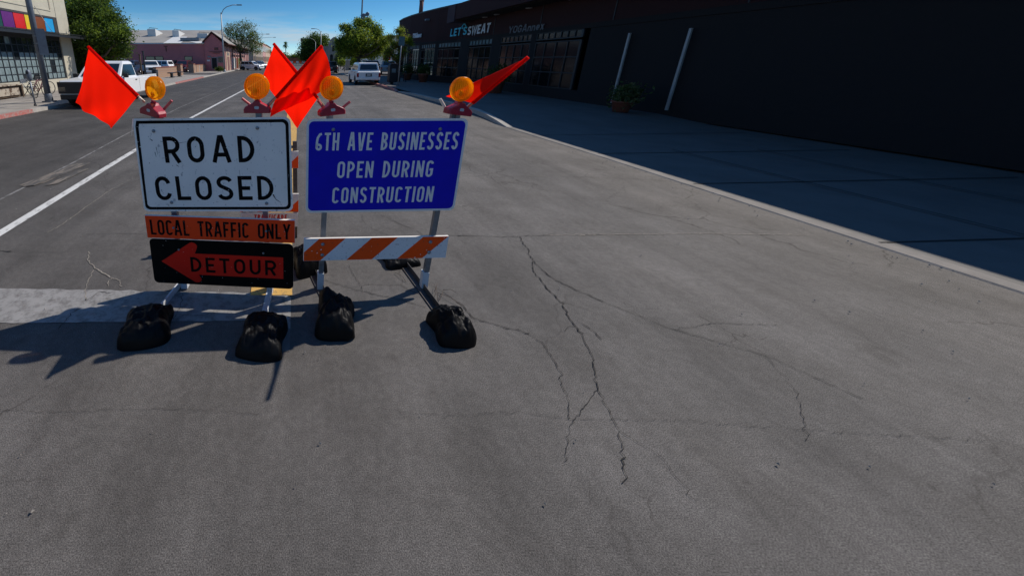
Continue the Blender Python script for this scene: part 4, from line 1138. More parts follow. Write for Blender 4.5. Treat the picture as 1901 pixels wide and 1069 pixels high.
def folding_chair(c, label):
    t = thing('folding_chair', label, 'chair', c)
    worldbox(c + Vector((0, 0, .45)), (.42, .5, .03)).build('seat', M['galv'], t)
    for s in (-.22, .22):
        b = MB(); b.beam(c + Vector((.2, s, 0)), c + Vector((-.25, s, .85)), .025, .025); b.build('leg', M['galv'], t)
        b = MB(); b.beam(c + Vector((-.2, s, 0)), c + Vector((.2, s, .45)), .025, .025); b.build('leg', M['galv'], t)
    worldbox(c + Vector((-.25, 0, .75)), (.03, .46, .2)).build('backrest', M['galv'], t)
folding_chair(Vector((-14.35, 18.75, .13)), 'small metal folding chair between the trunk and the thick grey pole')

# ------------------------------------------------------------------ vehicles
def vehicle(name, label, cat, loc, rz, paint, L, Wd, prof, cab, wheels, wr=.36, group=None, bed=None, trimh=None, plate=True, rack=False, shade_front=False):
    """prof: lower body side outline (x, z); cab: (x rear bottom, x rear top, x front top, x front bottom, z0, z1); front is +x"""
    t = thing(name, label, cat, loc, group)
    q = Matrix.Rotation(rz, 3, 'Z'); o = Vector(loc)
    T = lambda v: o + q @ Vector(v)
    def part(mb, nm, m, par=t, **k):
        return mb.build(nm, m, par, **k)
    # body: outline swept across the width with tucked edges
    b = MB(); n = len(prof); sec = []
    for y, kx, kz in ((-.5, .985, -.035), (-.47, 1, 0), (.47, 1, 0), (.5, .985, -.035)):
        for x, z in prof: sec.append(T((x * kx, y * Wd, z + (kz if z > .7 else 0))))
    fs = [tuple(range(n)), tuple(range(3 * n, 4 * n))[::-1]]
    for s_ in range(3):
        for i in range(n):
            j = (i + 1) % n; fs.append((s_ * n + i, (s_ + 1) * n + i, (s_ + 1) * n + j, s_ * n + j))
    b.add(sec, fs); body = part(b, 'body', M[paint], bevel=.02)
    xr, xrt, xft, xf, z0, z1 = cab
    b = MB(); w0, w1 = Wd * .47, Wd * .40
    v = [(xr, -w0, z0), (xf, -w0, z0), (xf, w0, z0), (xr, w0, z0), (xrt, -w1, z1), (xft, -w1, z1), (xft, w1, z1), (xrt, w1, z1)]
    v += [((xrt + .06 * (xrt > xr)), -w1 * .9, z1 + .05), (xft - .15, -w1 * .9, z1 + .05), (xft - .15, w1 * .9, z1 + .05), (xrt + .1, w1 * .9, z1 + .05)]
    b.add([T(p) for p in v], [(0, 3, 2, 1), (0, 1, 5, 4), (1, 2, 6, 5), (2, 3, 7, 6), (3, 0, 4, 7), (8, 9, 10, 11), (4, 5, 9, 8), (5, 6, 10, 9), (6, 7, 11, 10), (7, 4, 8, 11)])
    part(b, 'cabin', M[paint], bevel=.03)
    def quadT(a, b_, c, d, off):
        A, B, C_, D = [Vector(p) for p in (a, b_, c, d)]
        nn = (B - A).cross(D - A).normalized() * off
        return [T(A + nn), T(B + nn), T(C_ + nn), T(D + nn)]
    def lerp(a, b_, k): return a + (b_ - a) * k
    def winq(A, B, C_, D, u0, u1, v0, v1):
        A, B, C_, D = map(Vector, (A, B, C_, D))
        f = lambda u, w: lerp(lerp(A, B, u), lerp(D, C_, u), w)
        return f(u0, v0), f(u1, v0), f(u1, v1), f(u0, v1)
    nwin = 3 if (xf - xr) > 2.6 else (2 if (xf - xr) > 2.0 else 1)
    for sgn in (-1, 1):
        A, B, C_, D = v[0], v[1], v[5], v[4]
        if sgn > 0: A, B, C_, D = v[2], v[3], v[7], v[6]
        for k in range(nwin):
            u0 = .05 + .9 * k / nwin + .015; u1 = .05 + .9 * (k + 1) / nwin - .015
            b = MB(); Q = quadT(*winq(A, B, C_, D, u0, u1, .12, .86), .006); b.add(Q, [(0, 1, 2, 3)]); part(b, 'side_window', M['carglass'])
    b = MB(); b.add(quadT(*winq(v[1], v[2], v[6], v[5], .07, .93, .1, .9), .006), [(0, 1, 2, 3)]); part(b, 'windscreen', M['carglass'])
    b = MB(); b.add(quadT(*winq(v[3], v[0], v[4], v[7], .09, .91, .16, .86), .006), [(0, 1, 2, 3)]); part(b, 'rear_window', M['carglass'])
    x1 = max(p[0] for p in prof); x0 = min(p[0] for p in prof)
    zf = [p[1] for p in prof if p[0] == x1]; zr = [p[1] for p in prof if p[0] == x0]
    for x in wheels:
        for sgn in (-1, 1):
            cy = sgn * (Wd / 2 - .09)
            b = MB(); b.lathe([(wr * .62, -.11), (wr * .93, -.11), (wr, -.07), (wr, .07), (wr * .93, .11), (wr * .62, .11)], (x, cy, wr), 'Y', 22, T=T); w = part(b, 'wheel', M['tyre'])
            b = MB(); b.lathe([(0, .075 * sgn), (wr * .2, .075 * sgn), (wr * .25, .05 * sgn), (wr * .55, .06 * sgn), (wr * .63, .112 * sgn)], (x, cy, wr), 'Y', 14, T=T); part(b, 'rim', M['rim'], w)
            b = MB(); b.prism([(x + wr * 1.16 * math.cos(a), wr + wr * 1.16 * math.sin(a)) for a in np.linspace(-.25, math.pi + .25, 14)], (sgn * (Wd / 2) - .004, sgn * (Wd / 2) + .006), T); part(b, 'wheel_arch', M['trim'])
    # ends
    b = MB(); b.span((x1 - .03, -Wd * .46, .36), (x1 + .06, Wd * .46, .56), 0, T); part(b, 'front_bumper', M['trim'] if shade_front else M[paint], bevel=.02)  # dark front: shade on the nose is put into bumper, grille and lamp colours
    b = MB(); b.span((x0 - .07, -Wd * .47, .42), (x0 + .03, Wd * .47, .62), 0, T); part(b, 'rear_bumper', M['rim'] if bed else M[paint], bevel=.02)
    b = MB(); b.span((x1 - .02, -Wd * (.49 if shade_front else .3), .60), (x1 + .012, Wd * (.49 if shade_front else .3), max(zf) + (.12 if shade_front else -.05)), 0, T); part(b, 'grille', M['trim'])
    for sgn in (-1, 1):
        b = MB(); b.span((x1 - .1, sgn * Wd * .34, max(zf) - .26), (x1 + .02, sgn * Wd * .485, max(zf) - .08), 0, T); part(b, 'headlight', M['carglass'] if shade_front else M['headlight'])
        b = MB(); b.span((x0 - .014, sgn * Wd * .42, max(zr) - .36), (x0 + .06, sgn * Wd * .502, max(zr) - .06), 0, T); part(b, 'tail_light', M['taillight'])
        b = MB(); b.span((xf - .35, sgn * Wd * .5, z0 + .02), (xf - .2, sgn * (Wd * .5 + .2), z0 + .2), 0, T); part(b, 'wing_mirror', M['trim'] , bevel=.02)
        for k in range(min(2, nwin)):
            xx = lerp(xr, xf, .28 + .42 * k) if nwin > 1 else xr + .3
            b = MB(); b.span((xx - .09, sgn * (Wd * .5 - .004), z0 - .14), (xx + .09, sgn * (Wd * .5 + .02), z0 - .10), 0, T); part(b, 'door_handle', M['trim'])
    if plate:
        b = MB(); b.span((x0 - .022, -.24, .68), (x0 - .01, .24, .90), 0, T); pb = part(b, 'plate_recess', M['trim'])
        b = MB(); b.span((x0 - .03, -.155, .72), (x0 - .022, .155, .87), 0, T); part(b, 'licence_plate', M['plate'], pb)
    if bed:
        b = MB(); b.span((bed[0], -Wd * .41, bed[2] - .002), (bed[1], Wd * .41, bed[2] + .012), 0, T); part(b, 'cargo_bed', M['trim'])
        for sgn in (-1, 1):
            b = MB(); b.span((bed[0], sgn * Wd * .44, bed[2]), (bed[1], sgn * Wd * .497, bed[2] + .07), 0, T); part(b, 'bed_rail', M[paint])
            xs = (bed[1] + .02); b = MB(); b.span((xs, sgn * (Wd * .5 - .001), .5), (xs + .012, sgn * (Wd * .5 + .003), 1.1), 0, T); part(b, 'door_seam', M['trim'])
    if rack:
        b = MB()
        for sgn in (-1, 1): b.tube([T((xrt + .3, sgn * w1 * .8, z1 + .11)), T((xft - .5, sgn * w1 * .8, z1 + .11))], .02, 6)
        part(b, 'roof_rail', M['trim'], kind=None)
    return t
SUVP = [(-2.3, .42), (-1.95, .34), (1.9, .3), (2.3, .42), (2.32, .8), (2.18, .98), (.95, 1.10), (-2.2, 1.12), (-2.33, 1.0)]
SEDP = [(-2.3, .40), (-1.95, .28), (1.9, .26), (2.25, .38), (2.27, .66), (2.1, .80), (.9, .93), (-1.3, .98), (-2.2, .98), (-2.32, .85)]
PUP = [(-2.95, .52), (-2.6, .44), (2.3, .42), (2.72, .5), (2.76, .95), (2.6, 1.12), (1.35, 1.2), (-2.9, 1.12), (-2.97, 1.05)]
def suv(label, loc, rz, paint, **k): return vehicle('parked_suv', label, 'car', loc, rz, paint, 4.6, 1.88, SUVP, (-2.22, -2.0, .45, 1.15, 1.08, 1.68), (-1.42, 1.45), rack=True, **k)
def sedan(label, loc, rz, paint, **k): return vehicle('parked_sedan', label, 'car', loc, rz, paint, 4.5, 1.8, SEDP, (-1.75, -1.05, .35, 1.1, .93, 1.38), (-1.4, 1.4), wr=.32, **k)
# white pickup nose to the camera at the left kerb
vehicle('pickup_truck', 'white pickup with shade-darkened front parked at the left kerb behind the far left flag', 'pickup truck', (-9.12, 17.42, 0), R(-90) + .03, 'carwhite', 5.8, 2.02, PUP,
        (-.42, -.30, .62, 1.42, 1.15, 1.84), (-1.85, 1.85), wr=.40, bed=(-2.85, -.5, 1.13), shade_front=True)
G2 = 'cars parked along the street'
suv('white suv parked on the right side of the street, seen from behind', (5.28, 30.9, 0), R(90) + .02, 'carwhite', group=G2)
suv('dark suv seen from behind right of the crossed flags', (4.45, 56.3, 0), R(90), 'carblack', group=G2)
suv('pale blue suv parked behind the black box beside the sign post', (11.3, 47.5, .14), R(80), 'carpale', group=G2)
suv('black tall suv just beyond the white suv on the right', (8.3, 44.8, .14), R(90), 'carblack', group=G2)
suv('silver white suv angle parked under the thin tree', (-10.0, 72.5, 0), R(-22), 'carwhite', group=G2)
suv('dark blue car beyond the suv under the thin tree', (-10.2, 84, 0), R(-40), 'carblue', group=G2)
sedan('grey sedan far down the left kerb', (-11.4, 98, 0), R(-80), 'cargrey', group=G2)
suv('pale car far down the left kerb', (-10.6, 92, 0), R(-60), 'carpale', group=G2)
G3 = 'cars in the lot of the pink building'
suv('black suv in the lot behind the white pickup', (-23.4, 44.5, .14), R(-70), 'carblack', group=G3)
sedan('dark blue sedan in the lot left of the white parking sign', (-20.4, 42.0, .14), R(-75), 'carblue', group=G3)
suv('dark teal suv behind the dark blue sedan in the lot', (-24.2, 51, .14), R(-80), 'carblue', group=G3)
vehicle('pickup_truck', 'small white pickup in the lot beside the white parking sign', 'pickup truck', (-19.3, 46.3, .14), R(-62), 'carwhite', 5.4, 1.85, PUP, (-1.0, -.72, .55, 1.4, 1.15, 1.7), (-1.85, 1.75), wr=.37, bed=(-2.85, -1.1, 1.13), group=G3)
suv('white suv in the lot against the plum wall', (-22.0, 55.5, .14), R(170), 'carwhite', group=G3)
suv('dark red suv in the driveway between the two brick walls', (-18.6, 57.0, .14), R(-85), 'carred', group=G3)
# sunlit yard behind the corner room, seen through its windows
flat('yard', [(13, 46.3), (60, 46.3), (60, 90), (13, 90)], .145, M['walk'])
sedan('white sedan in the yard seen through the corner windows', (18.2, 52.5, .15), R(175), 'carwhite', group='cars in the yard behind the dark building')
suv('pale blue suv in the yard seen through the corner windows', (24.5, 55, .15), R(10), 'carpale', group='cars in the yard behind the dark building')
suv('white suv in the yard farther back seen through the corner windows', (29.5, 62, .15), R(170), 'carwhite', group='cars in the yard behind the dark building')
# delivery truck with red letters behind the right trees
dt = thing('delivery_truck', 'white delivery truck with red letters behind the right trees', 'truck', (14, 62, .14))
worldbox((14.4, 62, 1.75), (5.4, 2.3, 2.5)).build('box_body', M['carwhite'], dt, bevel=.04)
worldbox((10.9, 62, 1.25), (1.5, 2.1, 1.7)).build('cab', M['carwhite'], dt, bevel=.1)
worldbox((10.5, 60.93, 1.55), (.7, .02, .55)).build('side_window', M['carglass'], dt)
for x in (11.1, 16.2):
    b = MB(); b.lathe([(0, -.14), (.25, -.14), (.42, -.12), (.45, -.05), (.45, .12), (0, .12)], (x, 61.0, .59), 'Y', 18); b.build('wheel', M['tyre'], dt)
b = MB(); text(b, 'EX', 14.25, 2.25, .95, 1.35, .24, 60.84, .01, lambda v: Vector(v)); b.build('lettering', mat('bright_red_print', (.6, .03, .01), .5, var=0), dt)

# ------------------------------------------------------------------ brick walls, lot furniture
def brickwall(label, pts, posts, z1=1.15):
    o = pts[0]; t = thing('brick_wall', label, 'wall', (o[0], o[1], .13), 'low brown brick walls beside the lot')
    for (x0, y0), (x1, y1) in zip(pts, pts[1:]):
        b = MB(); b.beam((x0, y0, .13 + (z1 - .13) / 2), (x1, y1, .13 + (z1 - .13) / 2), .3, z1 - .13); b.build('panel', M['brick'], t)
        b = MB(); b.beam((x0, y0, z1 + .04), (x1, y1, z1 + .04), .38, .08); b.build('cap', M['terracotta'], t)
    for x, y in posts:
        b = MB(); b.box((x, y, .75), (.75, .75, 1.25)); pr = b.build('pier', M['brick'], t)
        b = MB(); b.box((x, y, 1.42), (.85, .85, .09)); b.build('pier_cap', M['terracotta'], pr)
brickwall('low brick wall with two dark pedestal benches in front of it', [(-15.3, 37.6), (-15.3, 44.0)], [(-15.1, 44.4)])
brickwall('low brick wall with a pier at each end left of the pink shop corner', [(-16.2, 53.2), (-16.6, 64.3)], [(-16.1, 53.0), (-16.7, 64.8)], 1.2)
def pbench(label, x, y):
    t = thing('pedestal_bench', label, 'bench', (x, y, .13), 'dark benches in front of the brick wall')
    worldbox((x, y, .62), (.45, 1.25, .1)).build('seat', M['blacksteel'], t, bevel=.02)
    for s in (0,): worldbox((x, y, .36), (.22, .3, .45)).build('pedestal', M['blacksteel'], t)
    worldbox((x, y, .16), (.4, .6, .06)).build('foot', M['blacksteel'], t)
pbench('nearer dark pedestal bench in front of the brick wall', -13.95, 38.6); pbench('farther dark pedestal bench in front of the brick wall', -13.9, 40.9)
def signpost(label, x, y, zb, h, w, hh, plate='signpale', yaw=0, cat='sign'):
    t = thing('sign_post', label, cat, (x, y, zb))
    b = MB(); b.tube([(x, y, zb), (x, y, zb + h)], .035, 8); b.build('post', M['polepale'], t)
    b = MB(); b.prism(rrect(w, hh, .04, 3), (-.05, -.04), frame(x, y, zb + h - hh / 2, yaw, 0, 0)); b.build('plate', M[plate], t)
    return t
signpost('white rectangular parking sign in front of the lot', -18.9, 38.5, .13, 2.0, .5, .75)
p = G(739, 159, .13)
t = signpost('tall thin sign post with a pale plate in front of the right trees', p.x, p.y, .13, 3.4, .42, .62, 'glassteal')
for (xx, yy_, h_, cl_) in ((-16.2, 36.5, 2.3, 'rustcrate'), (-15.6, 36.0, 2.6, 'blacksteel')):
    t = thing('gate_post', ('rusty' if cl_ == 'rustcrate' else 'black') + ' gate post at the near end of the low brick wall', 'post', (xx, yy_, .13))
    worldbox((xx, yy_, .13 + h_ / 2), (.12, .12, h_)).build('post', M[cl_], t); worldbox((xx, yy_, .13 + h_), (.2, .2, .08)).build('cap', M[cl_], t)
t = thing('rubbish_bin', 'dark slatted bin at the near end of the low brick wall', 'bin', (-14.9, 36.6, .13))
b = MB(); b.lathe([(.24, 0), (.28, .1), (.30, .8), (.24, .88), (0, .9)], (-14.9, 36.6, .13), 'Z', 14); b.build('drum', M['blacksteel'], t)
b = MB(); b.lathe([(.31, .78), (.33, .82), (.31, .86)], (-14.9, 36.6, .13), 'Z', 14); b.build('rim', M['blacksteel'], t)
# metal box and racks by the right sign post
t = thing('news_box', 'black curved newspaper box beside the tall sign post', 'box', (6.95, 27.6, .13))
b = MB(); b.prism([(-.3, 0), (.3, 0), (.3, 1.25), (.22, 1.4), (-.22, 1.4), (-.3, 1.25)], (-.25, .25), frame(6.98, 27.7, .3, .1, 0, 0)); b.build('cabinet', M['trim'], t, bevel=.02)
worldbox((6.98, 27.7, .22), (.2, .2, .18)).build('pedestal', M['trim'], t)
b = MB(); b.prism(rrect(.3, .3, .03, 3), (-.27, -.255), frame(6.98, 27.7, 1.15, .1, 0, 0)); b.build('window', M['glasspale'], t)
for i, (x, y) in enumerate(((7.6, 30.2), (8.3, 30.6), (9.0, 31))):
    t = thing('bike_rack', ('hoop bike rack closest to the tall thin sign post', 'middle hoop bike rack between its two neighbours on the right pavement', 'hoop bike rack closest to the terracotta pots')[i], 'bike rack', (x, y, .13), 'bike racks on the right pavement')
    b = MB(); b.tube([(x, y, .13), (x, y, .8)] + [(x, y + .3 - .3 * math.cos(a), .8 + .2 * math.sin(a)) for a in np.linspace(.3, 2.84, 6)] + [(x, y + .6, .8), (x, y + .6, .13)], .03, 8); b.build('hoop', M['blacksteel'], t)
    b = MB(); b.box((x, y, .14), (.14, .14, .02)); b.box((x, y + .6, .14), (.14, .14, .02)); b.build('feet', M['blacksteel'], t, 'stuff')

# ------------------------------------------------------------------ pink building
pk = thing('pink_building', 'long plum pink building with a grey roof, a gabled corner and roof monitors', 'building', (-16, 62, .13))
b = MB(); b.span((-60, 62, .13), (-16.35, 75, 4.55)); b.build('long_wall', M['pink'], pk)
b = MB(); b.span((-60, 61.93, 4.5), (-16.35, 62.1, 4.68)); b.build('eave_flashing', M['roofwhite'], pk)
RY0, RY1, RZ0, RZ1 = 61.95, 76, 4.69, 7.75
b = MB(); b.add([(-60, RY0, RZ0), (-16.2, RY0, RZ0), (-16.2, RY1, RZ1), (-60, RY1, RZ1), (-60, 90, RZ0), (-16.2, 90, RZ0)], [(0, 1, 2, 3), (3, 2, 5, 4), (1, 5, 2)])
rf = b.build('roof', M['roofgrey'], pk)
rz = lambda y: RZ0 + (RZ1 - RZ0) * (y - RY0) / (RY1 - RY0)
def roofpatch(px0, px1, py0, py1, nm='white_roof_patch', m='roofwhite'):
    def hit(x, y):
        r = ray(x, y); s = (RZ1 - RZ0) / (RY1 - RY0)
        t = (RZ0 - s * RY0 - EYE) / (r.z - s * r.y); return Vector((r.x * t, r.y * t, EYE + r.z * t + .03))
    b = MB(); b.add([hit(px0[0], py1), hit(px0[1], py1), hit(px1[1], py0), hit(px1[0], py0)], [(0, 1, 2, 3)]); b.build(nm, M[m], rf)
roofpatch((303, 336), (322, 348), 69, 81); roofpatch((365, 380), (350, 378), 77.5, 81, )
def monitor(xa, xb, y, z0, h):
    b = MB(); v = [(xa, y, z0), (xb, y, z0), (xb, y, z0 + h), (xa, y, z0 + h), (xa, y + 3.8, z0 + .85), (xb, y + 3.8, z0 + .85)]
    b.add(v, [(0, 1, 2, 3), (3, 2, 5, 4), (1, 5, 2), (0, 3, 4)]); m_ = b.build('roof_monitor', M['roofwhite'], rf)
    b = MB(); b.tube([(xa + .2, y + .3, z0 + h - .05), (xa + .3, y + .4, z0 + h + .25), (xb + .2, y + .8, z0 + h + .15)], .05, 6); b.build('vent_pipe', M['blacksteel'], m_)
monitor(-28.4, -26.9, 68.5, rz(68.5) - .1, 1.35); monitor(-23.6, -22.4, 67.8, rz(67.8) - .1, 1.2)
monitor(-18.7, -16.9, 66.5, rz(66.5) - .1, .9)
worldbox((-19.2, 64.0, rz(64) + .2), (3.2, 1.3, .5)).build('roof_unit', M['galv'], rf, bevel=.03)
# gabled corner block
gx0, gx1, ga, gy0, gy1 = -16.35, -13.3, -14.95, 61.8, 99
b = MB(); sx_ = lambda y: -.03 * (y - 62)
v = []
for y in (gy0, gy1): v += [(gx0, y, .13), (gx1 + sx_(y), y, .13), (gx1 + sx_(y), y, 4.7), (ga + sx_(y), y, 6.15), (gx0, y, 4.8)]
b.add(v, [(0, 1, 2, 3, 4), (9, 8, 7, 6, 5), (4, 3, 8, 9)]); b.build('gable_wall', M['pink'], pk)
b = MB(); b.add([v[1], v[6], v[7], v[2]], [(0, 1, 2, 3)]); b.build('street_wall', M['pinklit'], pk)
b = MB()
ev = 1.1
for s in (0,):
    P0 = [(gx0 - .25, gy0 - .35, 4.72), (ga, gy0 - .35, 6.32), (gx1 + ev, gy0 - .35, 4.42)]
    P1 = [(gx0 - .25, gy1, 4.72), (ga + sx_(gy1), gy1, 6.32), (gx1 + ev + sx_(gy1), gy1, 4.42)]
    th = Vector((0, 0, .14))
    vv = [Vector(p) for p in P0 + P1] + [Vector(p) + th for p in P0 + P1]
    b.add(vv, [(0, 3, 4, 1), (1, 4, 5, 2), (6, 7, 10, 9), (7, 8, 11, 10), (0, 1, 7, 6), (1, 2, 8, 7), (2, 5, 11, 8), (0, 6, 9, 3), (3, 9, 10, 4), (4, 10, 11, 5)])
b.build('gable_roof', M['rooftrim'], pk)
b = MB(); b.add([Vector((ga + .05, gy0 - .3, 6.47)), Vector((gx1 + ev, gy0 - .3, 4.575)), Vector((gx1 + ev + sx_(gy1), gy1, 4.575)), Vector((ga + sx_(gy1), gy1, 6.47))], [(0, 1, 2, 3)]); b.build('roof_sheeting', M['roofgrey'], pk)
def wpart(par, nm, x0, x1, z0, z1, y, m, d=.06):
    b = MB(); b.span((x0, y - d, z0), (x1, y, z1)); return b.build(nm, M[m], par)
def door_at(x0p, x1p, y0p, y1p, Y, nm, m, par=pk, d=.05, fm=None):
    a, c = at(x0p, y1p, Y), at(x1p, y0p, Y)
    if fm:
        fr = wpart(par, nm + '_frame', a.x - .1, c.x + .1, max(.14, a.z - .08), c.z + .1, Y, fm, d * .8)
        return wpart(fr, nm, a.x, c.x, max(.14, a.z), c.z, Y, m, d)
    return wpart(par, nm, a.x, c.x, max(.14, a.z), c.z, Y, m, d)
door_at(394.5, 402, 108, 128, 61.78, 'door', 'dark', d=.04, fm='galv'); door_at(405.5, 413.5, 107, 116, 61.78, 'window', 'glass', d=.04, fm='galv')
door_at(385.5, 391, 104.5, 107.5, 61.78, 'wall_plaque', 'galv'); door_at(384.5, 390, 111.5, 114.5, 61.78, 'wall_plaque', 'roofwhite')
door_at(388, 414, 96, 96.8, 61.78, 'cornice', 'rooftrim', d=.1); door_at(395, 408.5, 98.7, 99.6, 61.78, 'cornice', 'rooftrim', d=.1)
door_at(398, 405, 89, 93.4, 61.78, 'wall_ornament', 'rooftrim', d=.07)
for a_, b_, c_, d_ in ((272, 286, 106, 113), (290, 302, 106, 113), (344, 356, 106, 113), (324, 327.5, 113, 118)): door_at(a_, b_, c_, d_, 61.98, 'window', 'glass', fm='rooftrim')
door_at(304, 311, 86, 87.3, 61.98, 'conduit', 'rooftrim'); door_at(308, 308.8, 87, 96, 61.98, 'conduit', 'rooftrim')
# street side details along the receding pink wall
def sw(Y, d=0): return (gx1 - .03 * (Y - 62) - d, Y)
def sidepart(nm, y0, y1, z0, z1, m, d0=-.05, d1=.02, par=pk):
    b = MB(); wallbox(b, y0, y1, z0, z1, d0, d1, 0, sw); return b.build(nm, M[m], par)
sidepart('door_surround', 64.2, 68.0, .14, 3.4, 'peach', -.12); sidepart('door', 65, 67.2, .14, 2.5, 'rooftrim', -.13, .02); sidepart('transom_window', 65, 67.2, 2.7, 3.2, 'glasspale', -.13)
for i, c_ in enumerate(('roofwhite', 'glassteal', 'pan_rust', 'leafmid', 'roofwhite', 'glassteal', 'peach')):
    sidepart('mural_panel', 71.5 + i * 2.4, 73.8 + i * 2.4, .3, 2.3, c_, -.06)
for i in range(5): sidepart('clerestory_window', 71 + i * 4.2, 74.6 + i * 4.2, 2.55, 3.0, 'glass', -.05)
for i in range(12): sidepart('pilaster', 62.6 + i * 3.05, 62.9 + i * 3.05, .14, 4.3, 'pinklit', -.18)
sidepart('roof_fringe', 62, 99, 4.15, 4.4, 'rooftrim', -.25, .02)

# ------------------------------------------------------------------ street blocks beyond on the left
def block(name, label, x, y0, y1, z, m, floors, nwin, ww=1.1, trim='peach', par='L'):
    t = thing(name, label, 'building', (x, y0, .13))
    b = MB(); s = -.03
    f = lambda y, d: (x + s * (y - y0) - d * (1 if par == 'L' else -1), y)
    wallbox(b, y0, y1, .13, z, 0, 14, 0, f); b.build('wall', M[m], t)
    b = MB(); wallbox(b, y0 - .15, y1 + .1, z, z + .3, -.25, 14.1, 0, f); b.build('cornice', M['terracotta' if m == 'peach' else trim], t)
    fh = (z - .13) / floors
    for fl in range(floors):
        for i in range(nwin):
            y = y0 + (y1 - y0) * (i + .5) / nwin
            b = MB(); wallbox(b, y - ww, y + ww, .13 + fl * fh + fh * .28, .13 + fl * fh + fh * .78, -.03, .1, 0, f); w = b.build('window', M['glass'], t)
            b = MB(); wallbox(b, y - ww - .1, y + ww + .1, .13 + fl * fh + fh * .22, .13 + fl * fh + fh * .28, -.12, .05, 0, f); b.build('sill', M[trim], w)
    return t
block('shop_row', 'two storey tan shop row beyond the thin tree on the left', -14.8, 112, 150, 7.6, 'tanwall', 2, 9, trim='creamdark')
block('brick_shop', 'reddish shop beyond the tan row on the left', -16.0, 150.5, 168, 8.4, 'pinklit', 2, 4)
block('peach_building', 'peach two storey building with arched rows of windows far down the left side', -16.6, 169, 215, 8.6, 'peach', 2, 10)
# right: mission style gable, low walls, grey office
mg = thing('mission_gable_building', 'tan mission style gable front between the far trees on the right', 'building', (8.5, 98, .13))
ax = lambda p: at(p[0], p[1], 112)
pts_ = [(601, 118), (603, 100), (606, 92), (609, 89), (611, 79), (614, 74), (617, 71), (619, 69.4), (622, 69.2), (625, 71), (628, 74), (631, 80), (634, 88), (638, 91), (642, 100), (642, 118)]
q_ = [(ax(p).x, max(.13, ax(p).z)) for p in pts_]
b = MB(); b.prism(q_, (112, 113), None); b.build('gable_front', M['tanwall'], mg)
b = MB(); b.span((q_[0][0], 113.02, .13), (q_[-1][0], 130, 6)); b.build('hall', M['tanwall'], mg)
for (a_, b_, c_, d_) in ((616.5, 620.5, 88, 96), (612.5, 618, 104, 117)):
    A, B = ax((a_, d_)), ax((b_, c_)); w_ = B.x - A.x; z0_, z1_ = max(.14, A.z), B.z
    ar_ = [(A.x, z0_), (B.x, z0_), (B.x, z1_)] + [(A.x + w_ / 2 + w_ / 2 * math.cos(t_), z1_ + w_ / 2 * math.sin(t_)) for t_ in np.linspace(.4, 2.7, 6)] + [(A.x, z1_)]
    b = MB(); b.prism(ar_, (111.94, 112.02), None); b.build('arched_opening', M['dark'], mg)
ob = thing('office_block', 'flat roofed grey office block far away behind the dark round tree', 'building', (-2, 190, .13))
A, B = at(560, 75, 190), at(578, 118, 190)
b = MB(); b.span((A.x, 190, .13), (B.x + 6, 205, A.z)); b.build('wall', M['tanwall'], ob)
b = MB(); b.span((A.x - .6, 189.5, A.z), (B.x + 6.5, 205.5, A.z + .8)); b.build('roof_slab', M['darksteel'], ob)
for k in range(3):
    b = MB(); b.span((A.x + .5, 189.9, A.z - 2.6 - k * 3.4), (B.x + 5.5, 190, A.z - 1.1 - k * 3.4)); b.build('window_band', M['glass'], ob)
pw = thing('gate_pillar', 'pale square gate pillar below the big green tree on the right', 'pillar', (9.0, 72, .13))
A = at(645, 128, 66); worldbox((A.x, 66, 1.0), (.7, .7, 1.75)).build('shaft', M['tanwall'], pw); worldbox((A.x, 66, 1.95), (.9, .9, .15)).build('cap', M['roofwhite'], pw)
# low railing / tables under the trees
for i, xx in enumerate((5.9, 7.0, 8.1)):
    t = thing('bollard', ('nearest of the ', 'middle one of the ', 'farthest of the ')[i] + 'three thin dark bollards on the far right pavement', 'bollard', (xx, 58 + i, .13), 'dark bollards on the far right pavement')
    b = MB(); b.tube([(xx, 58 + i, .13), (xx, 58 + i, 1.0)], .06, 8); b.build('post', M['blacksteel'], t); b = MB(); b.lathe([(.08, 0), (.08, .06), (0, .1)], (xx, 58 + i, 1.0), 'Z', 8); b.build('cap', M['blacksteel'], t)

# red and white works barriers across the far end of the street
for i in range(11):
    x = at(509 + i * 5.4, 118, 150).x
    t = thing('works_barrier', ('orange' if i % 2 else 'white') + ' works barrier board across the far end of the street', 'barrier', (x, 150, 0), 'works barriers across the far end of the street')
    b = MB(); b.span((x - .55, 149.95, .75), (x + .55, 150.05, 1.5)); b.build('board', M['stripeorange' if i % 2 else 'stripewhite'], t)
    for s in (-.45, .45):
        b = MB(); b.beam((x + s, 150, 0), (x + s, 150.02, .76), .07, .07); b.build('leg', M['darksteel'], t)
fx0, fx1 = at(506, 112, 165).x, at(566, 112, 165).x
t = thing('works_fence', 'long red mesh fence behind the works barriers at the far end of the street', 'fence', ((fx0 + fx1) / 2, 165, 0))
b = MB(); b.span((fx0, 165, .9), (fx1, 165.08, 2.9)); b.build('mesh_panel', M['pan_rust'], t)
for x in np.linspace(fx0, fx1, 9):
    b = MB(); b.span((x - .09, 164.9, 0), (x + .09, 165, 3.1)); b.build('post', M['terracotta'], t)

